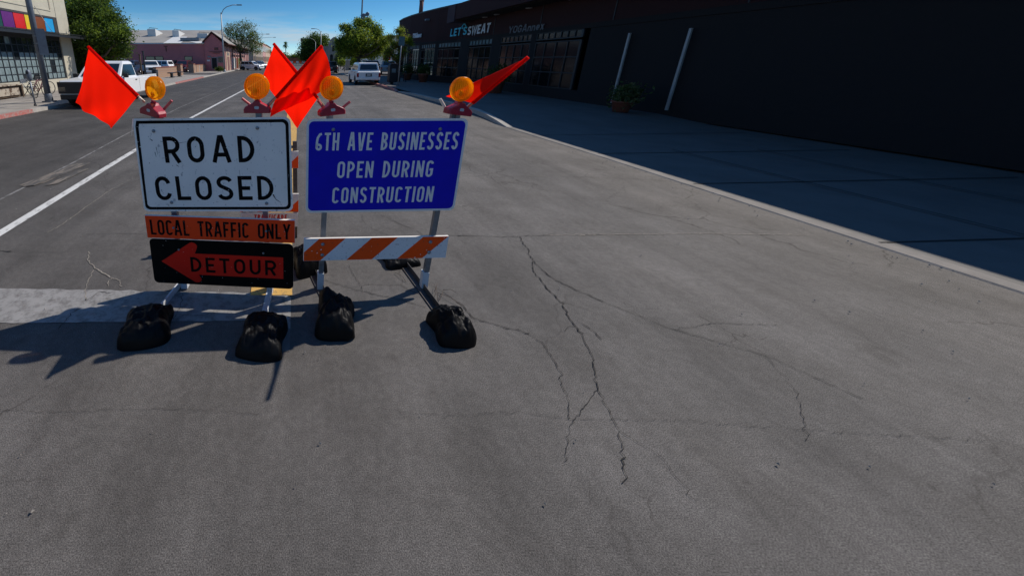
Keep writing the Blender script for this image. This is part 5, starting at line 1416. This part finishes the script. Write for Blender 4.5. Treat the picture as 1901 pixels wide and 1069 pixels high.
# ------------------------------------------------------------------ street lamps, floodlight pole
def street_lamp(label, bx_, Y, top, arm_to, r=.11, zb=.13):
    """bx_: world x of the pole; top: (x, y) photo height of the bend; arm_to: lamp head"""
    a = at(top[0], top[1], Y); h = at(arm_to[0], arm_to[1], Y)
    t = thing('street_lamp', label, 'street lamp', (bx_, Y, zb), 'tall grey street lamps')
    b = MB(); b.tube([(bx_, Y, zb), (bx_, Y, a.z)], [r, r * .55], 10); b.build('pole', M['polepale'], t)
    sg = 1 if h.x > bx_ else -1
    mid = Vector((bx_ + (h.x - bx_) * .35, Y, a.z + (h.z - a.z) * .75))
    b = MB(); b.tube([(bx_, Y, a.z - .3), (bx_ + (mid.x - bx_) * .45, Y, a.z + (mid.z - a.z) * .55), mid, (bx_ + (h.x - bx_) * .7, Y, h.z), h], r * .4, 8); ar_ = b.build('arm', M['polepale'], t)
    b = MB(); b.box((h.x + sg * .25, Y, h.z), (.8, .32, .13)); b.build('lamp_head', M['galv'], ar_, bevel=.03)
    b = MB(); b.lathe([(r * 1.9, 0), (r * 1.9, .12), (r * 1.2, .4)], (bx_, Y, zb), 'Z', 10); b.build('base', M['polepale'], t)
street_lamp('tallest street lamp on the left, in front of the pink gable', G(417, 134, .13).x, G(417, 134, .13).y, (411, 24), (441, 10), .14)
street_lamp('street lamp rising behind the thin tree on the left, nearer of the two', -12.3, 85, (484, 70), (495, 64))
street_lamp('street lamp beyond the thin tree on the left, against the clouds', -14.0, 110, (497, 76), (508, 70))
street_lamp('tall street lamp on the right with its arm pointing left over the street', 4.4, 84, (603, 61), (583, 54), .13)
street_lamp('smaller street lamp in front of the dark round tree on the right', 4.6, 122, (588, 78), (573, 72), .12)
for o in [o for o in bpy.data.objects if o.name.startswith('street_lamp')]: pass
fp = thing('floodlight_pole', 'tall thin pole with floodlights rising above the big green tree', 'pole', (10.0, 62, .13))
px_ = at(672, 20, 62)
b = MB(); b.tube([(px_.x, 62, .13), (px_.x, 62, 16)], [.16, .1], 10); b.build('pole', M['polegrey'], fp)
b = MB()
for zy in (29, 36): q = at(676, zy, 62); b.beam((px_.x - .3, 62, q.z), (px_.x + 1.1, 62, q.z), .08, .08)
b.beam((px_.x + .5, 62, at(676, 38, 62).z), (px_.x + .5, 62, at(676, 27, 62).z), .08, .08); b.build('crossarm', M['polegrey'], fp)
for (xx, zy) in ((682, 27), (675.5, 29.5), (682, 35.5), (675.5, 37)):
    q = at(xx, zy, 61.7); b = MB(); b.lathe([(0, .25), (.2, .22), (.33, .02), (.34, 0), (.28, -.03), (0, -.05)], (q.x, 61.7, q.z), 'Y', 14); b.build('floodlight', M['polegrey'], fp)

# ------------------------------------------------------------------ trees
def leaves(mb, blobs, n, size, r_, mats=3, shell=.55, flat_=.9, drop=0):
    """leaf-sized faces in clumps through the crown"""
    nr = np.random.default_rng(r_)
    vol = np.array([b_[3] * b_[4] * b_[5] for b_ in blobs]) ** .8; vol /= vol.sum()
    ncl = max(20, n // 28)
    idx = nr.choice(len(blobs), ncl, p=vol)
    B = np.array([[*b_[:6]] for b_ in blobs])[idx]
    d = nr.normal(size=(ncl, 3)); d /= np.linalg.norm(d, axis=1)[:, None]
    rad = (nr.random(ncl) ** shell)[:, None]
    cc = B[:, :3] + d * rad * B[:, 3:6]
    per = n // ncl
    spread = (B[:, 3:6].mean(axis=1) * .20 + size * 1.2)
    c = np.repeat(cc, per, 0) + nr.normal(size=(ncl * per, 3)) * np.repeat(spread, per)[:, None] * np.array([1, 1, .7 + drop])
    m = len(c); nrm = nr.normal(size=(m, 3)); nrm[:, 2] += flat_; nrm /= np.linalg.norm(nrm, axis=1)[:, None]
    t1 = np.cross(nrm, nr.normal(size=(m, 3))); t1 /= np.linalg.norm(t1, axis=1)[:, None]; t2 = np.cross(nrm, t1)
    s = size * (0.6 + .8 * nr.random(m))[:, None]
    v = np.empty((m, 4, 3)); v[:, 0] = c - t1 * s; v[:, 1] = c + t2 * s * .45; v[:, 2] = c + t1 * s; v[:, 3] = c - t2 * s * .45
    mi = np.repeat(nr.integers(0, mats, ncl), per)
    return v.reshape(-1, 3), mi
def tree(label, base, blobs, trunk_r, n, size, lm, seed, group='trees along the street', h0=None, name='leafy_tree', trunk_pts=None, shell=.55, bark='trunk', limbs=True):
    t = thing(name, label, 'tree', base, group); rr = random.Random(seed)
    base = Vector(base); cen = sum((Vector(b_[:3]) for b_ in blobs), Vector()) / len(blobs)
    fork = h0 if h0 else base.z + (cen.z - base.z) * .45
    top = Vector((base.x + (cen.x - base.x) * .25, base.y, fork))
    b = MB(); b.tube(trunk_pts or [base, (base + top) / 2 + Vector((.06, 0, 0)), top], [trunk_r * 1.2, trunk_r, trunk_r * .8], 10)
    if trunk_pts: top = Vector(trunk_pts[-1])
    b.build('trunk', M[bark], t)
    if limbs:
        b = MB()
        for bl in blobs:
            c = Vector(bl[:3]); mid = (top + c) / 2 + Vector((rr.uniform(-.3, .3), rr.uniform(-.3, .3), -.1 * (c - top).length))
            b.tube([top - Vector((0, 0, .15)), mid, c], [trunk_r * .55, trunk_r * .35, trunk_r * .12], 6)
            for k in range(5):
                d = Vector((rr.gauss(0, 1), rr.gauss(0, 1), rr.gauss(.2, .8))).normalized()
                e = c + Vector((d.x * bl[3], d.y * bl[4], d.z * bl[5])) * .85; s_ = mid.lerp(c, rr.uniform(.3, 1))
                b.tube([s_, (s_ + e) / 2 + Vector((0, 0, .1)), e], [trunk_r * .16, trunk_r * .1, trunk_r * .03], 5)
        b.build('limbs', M[bark], t, 'stuff')
    v, mi = leaves(None, blobs, n, size, seed, len(lm), shell)
    v = v - np.array(base)
    me = bpy.data.meshes.new('crown'); nf = len(v) // 4
    me.vertices.add(len(v)); me.vertices.foreach_set('co', v.ravel())
    me.loops.add(nf * 4); me.loops.foreach_set('vertex_index', np.arange(nf * 4))
    me.polygons.add(nf); me.polygons.foreach_set('loop_start', np.arange(0, nf * 4, 4)); me.polygons.foreach_set('loop_total', np.full(nf, 4))
    for m_ in lm: me.materials.append(M[m_])
    me.polygons.foreach_set('material_index', mi.astype(np.int32)); me.update(calc_edges=True)
    o = bpy.data.objects.new('crown', me); COL.objects.link(o); o.parent = t; o['kind'] = 'stuff'
    return t
def blobs_px(lst, Y, dy=1.0):
    """lst: (px, py, rx px, ry px[, dY])"""
    out = []
    for l_ in lst:
        y = Y + (l_[4] if len(l_) > 4 else 0); c = at(l_[0], l_[1], y); k = (at(l_[0] + 10, l_[1], y) - c).length / 10
        out.append((c.x, c.y, c.z, l_[2] * k, (l_[2] + l_[3]) / 2 * k * dy, l_[3] * k))
    return out
tb = at(160, 150, 27)
tree('large dense green tree beside the cream shop at the left', (tb.x, 27, .13), blobs_px([(150, 22, 30, 24), (180, 25, 28, 28, 1), (205, 45, 26, 26), (222, 68, 22, 20, -1), (170, 65, 32, 26, -1), (150, 95, 28, 22), (200, 95, 28, 20, 1), (228, 95, 14, 12), (140, 55, 20, 30), (185, 118, 26, 14), (150, 128, 22, 16), (175, -8, 24, 22, 2), (140, -6, 22, 22, 1)], 27), .22, 52000, .085, ['leafdark', 'leafdark', 'leafmid'], 3, shell=.5)
tp = [at(447, 130, 72), at(447.5, 112, 72), at(446, 97, 72)]; tp[0].z = .13
tree('thin airy tree in front of the pink storefront', tuple(tp[0]), blobs_px([(436, 60, 16, 14), (455, 50, 18, 10), (470, 68, 14, 12), (450, 70, 18, 10), (425, 72, 12, 10), (478, 84, 10, 9), (462, 86, 16, 8, 1), (440, 85, 15, 7, -1), (422, 55, 8, 10), (470, 95, 12, 6), (428, 88, 10, 6)], 72), .2, 7500, .13, ['leafgrey', 'leafgrey', 'leafmid'], 5, trunk_pts=[tuple(p) for p in tp], shell=.5)
tb = at(664, 125, 52)
tree('big bushy green tree behind the white suv', (tb.x, 52, .13), blobs_px([(648, 58, 13, 10), (674, 47, 13, 10), (640, 80, 14, 14), (665, 72, 26, 18, -1), (695, 54, 12, 10), (702, 75, 13, 13), (650, 96, 20, 10), (685, 96, 24, 12, 1), (632, 88, 8, 12), (664, 40, 10, 6), (708, 90, 14, 12), (640, 52, 9, 7), (700, 62, 10, 8), (716, 78, 10, 9, -2), (684, 40, 8, 6), (628, 78, 6, 6)], 52), .26, 30000, .12, ['leafmid', 'leaflight', 'leaflight', 'leafdark'], 7, shell=.5)
tb = at(741, 135, 31.5)
tree('half dry tree with yellowing leaves at the end of the dark building', (tb.x, 31.5, .13), blobs_px([(724, 70, 8, 7), (742, 57, 9, 6), (755, 74, 9, 6), (734, 84, 9, 8), (722, 98, 9, 9), (748, 96, 7, 9), (736, 108, 9, 7), (762, 82, 5, 5), (745, 70, 8, 6), (716, 108, 7, 6)], 31.5), .11, 8500, .062, ['leafbrown', 'leaflight', 'leaflight', 'leafmid'], 9, shell=.6)
tb = at(585, 120, 135)
tree('dark rounded tree behind the crossed flags', (tb.x, 135, .13), blobs_px([(585, 72, 14, 9), (570, 84, 12, 12), (598, 85, 14, 14), (585, 95, 22, 12), (563, 103, 12, 9), (605, 100, 12, 12), (578, 108, 20, 7), (602, 72, 8, 6)], 135), .35, 20000, .26, ['leafdark', 'leafdark', 'leafmid'], 11, shell=.5)
tree('round bush in front of the mission gable', (at(632, 118, 80).x, 80, .13), blobs_px([(632, 105, 9, 9), (640, 98, 8, 7), (626, 112, 6, 5), (636, 114, 9, 5)], 80), .12, 6000, .13, ['leafgrey', 'leafmid'], 13, name='bush', group='bushes on the right pavement')
tree('yellow green bush below the big green tree', (at(636, 121, 70).x, 70, .13), blobs_px([(636, 116, 7, 5), (655, 116, 7, 7), (664, 110, 7, 8)], 70), .1, 4000, .12, ['leaflight', 'leafmid'], 14, name='bush', group='bushes on the right pavement')
tree('little shrub at the foot of the tall left street lamp', (at(409, 131, 57).x, 57, .13), blobs_px([(409, 128, 4.5, 3.5), (404, 129, 4, 3)], 57), .05, 1800, .07, ['leafdark', 'leafmid'], 15, name='bush', group='bushes on the left pavement')
for i, (px, py, r1, r2, Y, lm_, lab) in enumerate(((503, 104, 8, 6, 210, ['leafdark'], 'dark far tree beside the peach building'), (524, 106, 9, 7, 260, ['leafdark', 'leafmid'], 'dark far tree below the lone palm'), (536, 109, 8, 5, 280, ['leafdark'], 'low far tree right of the lone palm'), (550, 107, 7, 6, 250, ['leafdark', 'leafmid'], 'low far tree left of the dark rounded tree'), (512, 100, 5, 5, 240, ['leafdark'], 'small far tree above the left crossed flag'))):
    tree(lab, (at(px, 120, Y).x, Y, 0), blobs_px([(px, py, r1, r2), (px + r1 * .6, py + 3, r1 * .7, r2 * .8), (px - r1 * .6, py + 2, r1 * .7, r2 * .8)], Y), .4, 2600, .5, lm_, 20 + i, group='far trees at the end of the street', limbs=False)
def palm(label, px, py, Y, s=1.0, seed=0):
    c = at(px, py, Y); t = thing('palm_tree', label, 'palm', (c.x, Y, 0), 'far palm trees'); rr = random.Random(seed)
    b = MB(); b.tube([(c.x, Y, 0), (c.x + .2, Y, c.z * .5), c], [.3, .24, .22], 8); b.build('trunk', M['trunk'], t)
    b = MB(); k = s
    for i in range(70):
        a = rr.uniform(0, 6.28); el = rr.uniform(-1.1, 1.3); L = rr.uniform(1.6, 2.3) * k
        d = Vector((math.cos(a) * math.cos(el), math.sin(a) * math.cos(el), math.sin(el)))
        e = c + d * L - Vector((0, 0, .25 * L * math.cos(el))); m_ = c + d * L * .55 + Vector((0, 0, .1)); w = Vector((-math.sin(a), math.cos(a), 0)) * .22 * k
        b.add([c, m_ + w, e, m_ - w], [(0, 1, 2, 3)])
    b.build('fronds', M['leafdark'], t, 'stuff')
palm('lone tall palm against the clouds above the left crossed flag', 530, 84, 230, 1.25, 1)
palm('left palm of the cluster beside the peach building', 494, 98, 215, 1.0, 2); palm('middle palm of the cluster beside the peach building', 500.5, 99, 225, 1.0, 3); palm('right palm of the cluster beside the peach building', 506, 101, 235, .9, 4)
block('yard_building', 'cream building beyond the yard seen through the corner windows', 20, 84, 118, 7, 'cream', 2, 8, par='R')
b = MB(); b.span((22, 83, .13), (60, 84, 6)); b.build('front_wall', M['cream'], bpy.data.objects['yard_building'])
# low hills closing the horizon
mb = MB(); n_ = 90
hz = [(1400 * math.cos(a), 1400 * math.sin(a)) for a in np.linspace(-.6, math.pi + .6, n_)]
mb.add([(x, y, -5) for x, y in hz] + [(x, y, 16 + 10 * math.sin(i * .35) + 6 * math.sin(i * .9 + 1)) for i, (x, y) in enumerate(hz)] + [(x * 1.3, y * 1.3, -5) for x, y in hz],
       [(i, i + 1, n_ + i + 1, n_ + i) for i in range(n_ - 1)] + [(n_ + i, n_ + i + 1, 2 * n_ + i + 1, 2 * n_ + i) for i in range(n_ - 1)])
mb.build('far_hills', mat('hazy_hill', (.14, .17, .2), 1, var=.1, scale=.01), None, 'structure')

# ------------------------------------------------------------------ dark building on the right
rb = thing('dark_storefront_building', 'long dark maroon storefront building with a deep overhang on the right', 'building', (12.5, 20, .06))
RX0 = 12.9
WP = [(RX0 + .9, -30), (RX0 - .03 * 20, 20), (RX0 - .03 * 28.6, 28.6), (11.35, 31.2), (10.85, 33.6), (10.55, 36.2), (10.5, 38.8), (10.75, 41.2), (11.4, 43.3), (12.6, 44.9), (14.4, 45.6), (30, 45.6)]
def wx(y):
    for (x0, y0), (x1, y1) in zip(WP, WP[1:]):
        if y0 <= y <= y1 and y1 > y0: return x0 + (x1 - x0) * (y - y0) / (y1 - y0)
    return WP[-1][0]
dens = []
for a, c in zip(WP, WP[1:]):
    dens.append(a)
def wallpath(path, z0, z1, m, nm, out=0., th=.3, par=rb):
    b = MB(); n = len(path); N = []
    for i in range(n):
        a = Vector(path[max(0, i - 1)]); c = Vector(path[min(n - 1, i + 1)]); d = (c - a).normalized(); N.append(Vector((-d.y, d.x)))
    A = [Vector(p) + n_ * out for p, n_ in zip(path, N)]; B = [Vector(p) + n_ * (out - th) for p, n_ in zip(path, N)]
    v = [(*p, z) for z in (z0, z1) for P_ in (A, B) for p in P_]
    fs = []
    for i in range(n - 1):
        fs += [(i, i + 1, 2 * n + i + 1, 2 * n + i), (n + i, 3 * n + i, 3 * n + i + 1, n + i + 1), (2 * n + i, 2 * n + i + 1, 3 * n + i + 1, 3 * n + i), (i, n + i, n + i + 1, i + 1)]
    fs += [(0, 2 * n, 3 * n, n), (n - 1, 2 * n - 1, 4 * n - 1, 3 * n - 1)]
    b.add(v, fs); return b.build(nm, M[m], par)
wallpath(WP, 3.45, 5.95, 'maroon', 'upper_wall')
wallpath(WP, 5.95, 6.05, 'blacksteel', 'parapet_cap', out=.04, th=.4)
wallpath(WP[:-1], .06, .62, 'soffit', 'plinth', out=.02)
wallpath(WP, 3.25, 3.45, 'soffit', 'lintel', out=.05, th=.35)
wallpath([(16, -30), (16, 26.9), (12.2, 26.9)], .1, 3.4, 'dark', 'inner_room_wall', th=.1)
wallpath([(30, 45.4), (30, -30)], .1, 5.9, 'soffit', 'east_wall', th=.1)
b = MB(); b.add([(p[0], p[1], 5.9) for p in WP] + [(30, -30, 5.9)], [tuple(range(len(WP) + 1))]); b.build('roof', M['soffit'], rb)
b = MB(); b.add([(p[0] + .3, p[1], 3.44) for p in WP] + [(30, -30, 3.44)], [tuple(range(len(WP) + 1))[::-1]]); b.build('ceiling', M['dark'], rb)
b = MB(); b.add([(p[0] + .3, p[1], .16) for p in WP] + [(30, -30, .16)], [tuple(range(len(WP) + 1))]); b.build('interior_floor', M['dark'], rb)
for i_ in range(14):                                  # panel joints of the upper wall
    y_ = -28 + i_ * 4.3
    b = MB(); b.box((wx(y_) - .012, y_, 4.7), (.03, .035, 2.46)); b.build('panel_joint', M['blacksteel'], rb)
# overhang with its fascia and soffit lights
OX = 11.55
fo = lambda y, d: (OX - .03 * y + d, y)
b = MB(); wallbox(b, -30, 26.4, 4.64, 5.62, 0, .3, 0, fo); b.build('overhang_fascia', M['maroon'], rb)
b = MB(); wallbox(b, -30, 26.4, 4.60, 4.74, .3, 2.2, 0, fo); b.build('overhang_soffit', M['soffit'], rb)
b = MB(); wallbox(b, -30, 26.4, 5.54, 5.70, .3, 2.2, 0, fo); b.build('overhang_roof', M['soffit'], rb)
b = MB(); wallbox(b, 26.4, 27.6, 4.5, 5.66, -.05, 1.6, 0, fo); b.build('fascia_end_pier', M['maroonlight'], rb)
for i, (px, py) in enumerate(((982, 16), (1040, 22), (1063, 0), (922, 28), (900, 33))):
    q = None
    r = ray(px, py); t_ = (4.58 - EYE) / r.z; q = Vector((r.x * t_, r.y * t_, 4.59))
    b = MB(); b.lathe([(0, -.03), (.13, -.025), (.17, 0), (.17, .03)], q, 'Z', 16); b.build('soffit_light', M['lamplens'], rb)
# bays of windows
def frame_on(a, c, z0, z1, rows, colsn, ptype, strip_=True):
    a, c = Vector((*a, 0)), Vector((*c, 0)); d = (c - a); L = d.length; d.normalize(); n_ = Vector((-d.y, d.x, 0))
    ya = math.atan2(-n_.x, n_.y) + math.pi
    T = lambda v: a + d * v[0] - n_ * v[1] * -1 + Vector((0, 0, v[2]))
    b = MB(); t_ = .035
    for i in range(colsn + 1):
        x = L * i / colsn; b.span((x - t_ * (1.6 if i in (0, colsn) else .6), -.06, z0), (x + t_ * (1.6 if i in (0, colsn) else .6), .02, z1), 0, T)
    for j in range(rows + 1):
        z = z0 + (z1 - z0) * j / rows; b.span((0, -.055, z - t_ * .7), (L, .015, z + t_ * .7), 0, T)
    fr = b.build('window_frame', M['blacksteel'], rb)
    w, h = L / colsn, (z1 - z0) / rows; p = None
    for i in range(colsn):
        for j in range(rows):
            b = MB(); b.span((w * i + t_, -.03, z0 + h * j + t_), (w * (i + 1) - t_, -.02, z0 + h * (j + 1) - t_), 0, T); b.build('pane', M[ptype], fr)
bays = [(42.6, 39.6), (39.2, 36.4), (36.0, 33.8), (33.4, 31.2), (30.8, 27.9), (26.6, 23.6), (22.6, 19.8), (19.4, 16.4)]
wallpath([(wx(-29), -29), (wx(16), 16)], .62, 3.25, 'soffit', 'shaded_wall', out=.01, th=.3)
for i, (ya_, yb_) in enumerate(bays):
    a, c = (wx(yb_), yb_), (wx(ya_), ya_)
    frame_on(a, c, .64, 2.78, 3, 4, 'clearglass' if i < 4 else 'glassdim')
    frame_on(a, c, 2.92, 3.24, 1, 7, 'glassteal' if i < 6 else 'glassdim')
    if i < len(bays) - 1:
        y0, y1 = bays[i + 1][0], yb_
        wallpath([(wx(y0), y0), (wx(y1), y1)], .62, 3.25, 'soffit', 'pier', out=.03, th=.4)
# slim pale door frames
for y in (14.0, 11.9):
    b = MB(); b.box((wx(y) - .12, y, 1.6), (.05, .08, 2.6)); b.build('door_edge_strip', M['polepale'], rb)
# sign lettering on the wall
def wall_text(s, y_far, y_near, z, h, m, width_k=1, slant=.12, name='sign_lettering', t=.2, gap=.12, ws=None, par=rb, off=.06):
    a, c = Vector((wx(y_far), y_far, 0)), Vector((wx(y_near), y_near, 0)); d = (c - a); L = d.length; d.normalize(); n_ = Vector((d.y, -d.x, 0)) 
    if n_.x > 0: n_ = -n_
    T = lambda v: a + d * v[0] + n_ * (off - v[1]) + Vector((0, 0, v[2]))
    b = MB(); text(b, s, L / 2, z, h, L, t, 0, .03, T, gap=gap, slant=slant, ws=ws); return b.build(name, M[m], par)
ws_ = wall_text("LET'S", 29.3, 27.0, 3.97, .56, 'signteal', off=.12); wall_text('SWEAT', 26.95, 24.0, 3.93, .58, 'signpale')
wall_text('YOGAnnex', 21.9, 18.9, 3.60, .38, 'signdim', t=.16)
wall_text('YOGAnnex', 35.2, 33.4, 4.1, .42, 'signpale', t=.18, off=.12)
# house outline drawn between the T and the S
a = Vector((wx(27.3), 27.3, 0)); 
b = MB()
for (y0, z0), (y1, z1) in (((27.9, 4.28), (27.55, 4.5)), ((27.55, 4.5), (27.2, 4.28))): b.beam((wx(y0) - .1, y0, z0), (wx(y1) - .1, y1, z1), .05, .06)
b.build('sign_roof_mark', M['signteal'], rb)
for x_ in (14.6, 17.6, 20.6, 23.6):                    # rear windows of the corner room
    frame_on((x_, 45.45), (x_ + 2.6, 45.45), .3, 3.2, 3, 4, 'clearglass')
t = thing('roof_flue', 'rusty brown flue standing on the dark building roof', 'chimney', (0, 0, 0)); q = at(782, 14, 38)
t.location = (q.x, 38, 5.9)
b = MB(); b.tube([(q.x, 38, 5.9), (q.x, 38, 7.6)], .2, 14); b.build('pipe', M['chimney'], t)
b = MB(); b.lathe([(.2, 0), (.24, .03), (.24, .1), (.2, .13)], (q.x, 38, 7.5), 'Z', 14); b.build('rim', M['chimney'], t)
t = thing('roof_mast', 'thin mast on the dark building roof', 'mast', (13.2, 27, 5.9)); b = MB(); b.tube([(13.2, 27, 5.9), (13.2, 27, 8)], .025, 6); b.build('mast', M['blacksteel'], t); worldbox((13.2, 27, 5.97), (.2, .2, .1)).build('base', M['blacksteel'], t)
def wall_lamp(y, z):
    b = MB(); b.box((wx(y) - .22, y, z), (.35, .3, .16)); b.build('wall_lamp', M['galv'], rb, bevel=.03)
wall_lamp(32.5, 5.25)
def pot(label, x, y, z0, r, h, seed, lm, n=1400, ph=.5):
    t = thing('potted_plant', label, 'plant', (x, y, z0), 'potted plants along the dark storefront')
    b = MB(); b.lathe([(0, 0), (r * .72, 0), (r, h * .85), (r * 1.1, h * .86), (r * 1.1, h), (r * .9, h), (r * .85, h * .9), (0, h * .88)], (x, y, z0), 'Z', 18); b.build('pot', M['terracotta'], t)
    v, mi = leaves(None, [(x, y, z0 + h + ph * .6, r * 1.2, r * 1.2, ph)], n, .06, seed, len(lm), .6)
    m_ = MB(); m_.v = [tuple(p) for p in v]; m_.f = [tuple(range(4 * i, 4 * i + 4)) for i in range(len(v) // 4)]; m_.m = list(map(int, mi)); m_.sm = [False] * len(m_.f)
    m_.build('foliage', [M[l_] for l_ in lm], t, 'stuff')
pot('terracotta pot with dark shrub nearest the tall sign post', 9.9, 33.6, .14, .38, .62, 31, ['leafdark'])
pot('terracotta pot with dark shrub below the small far sign', 10.35, 30.6, .14, .42, .7, 32, ['leafdark'])
pot('terracotta pot half hidden by the far right flag', 11.0, 20.2, .14, .45, .75, 33, ['leafdark'])
pot('dark spiky potted plant in the shade of the overhang at the right', 11.5, 12.6, .14, .3, .4, 34, ['leafdark', 'leafgrey'], ph=.35)
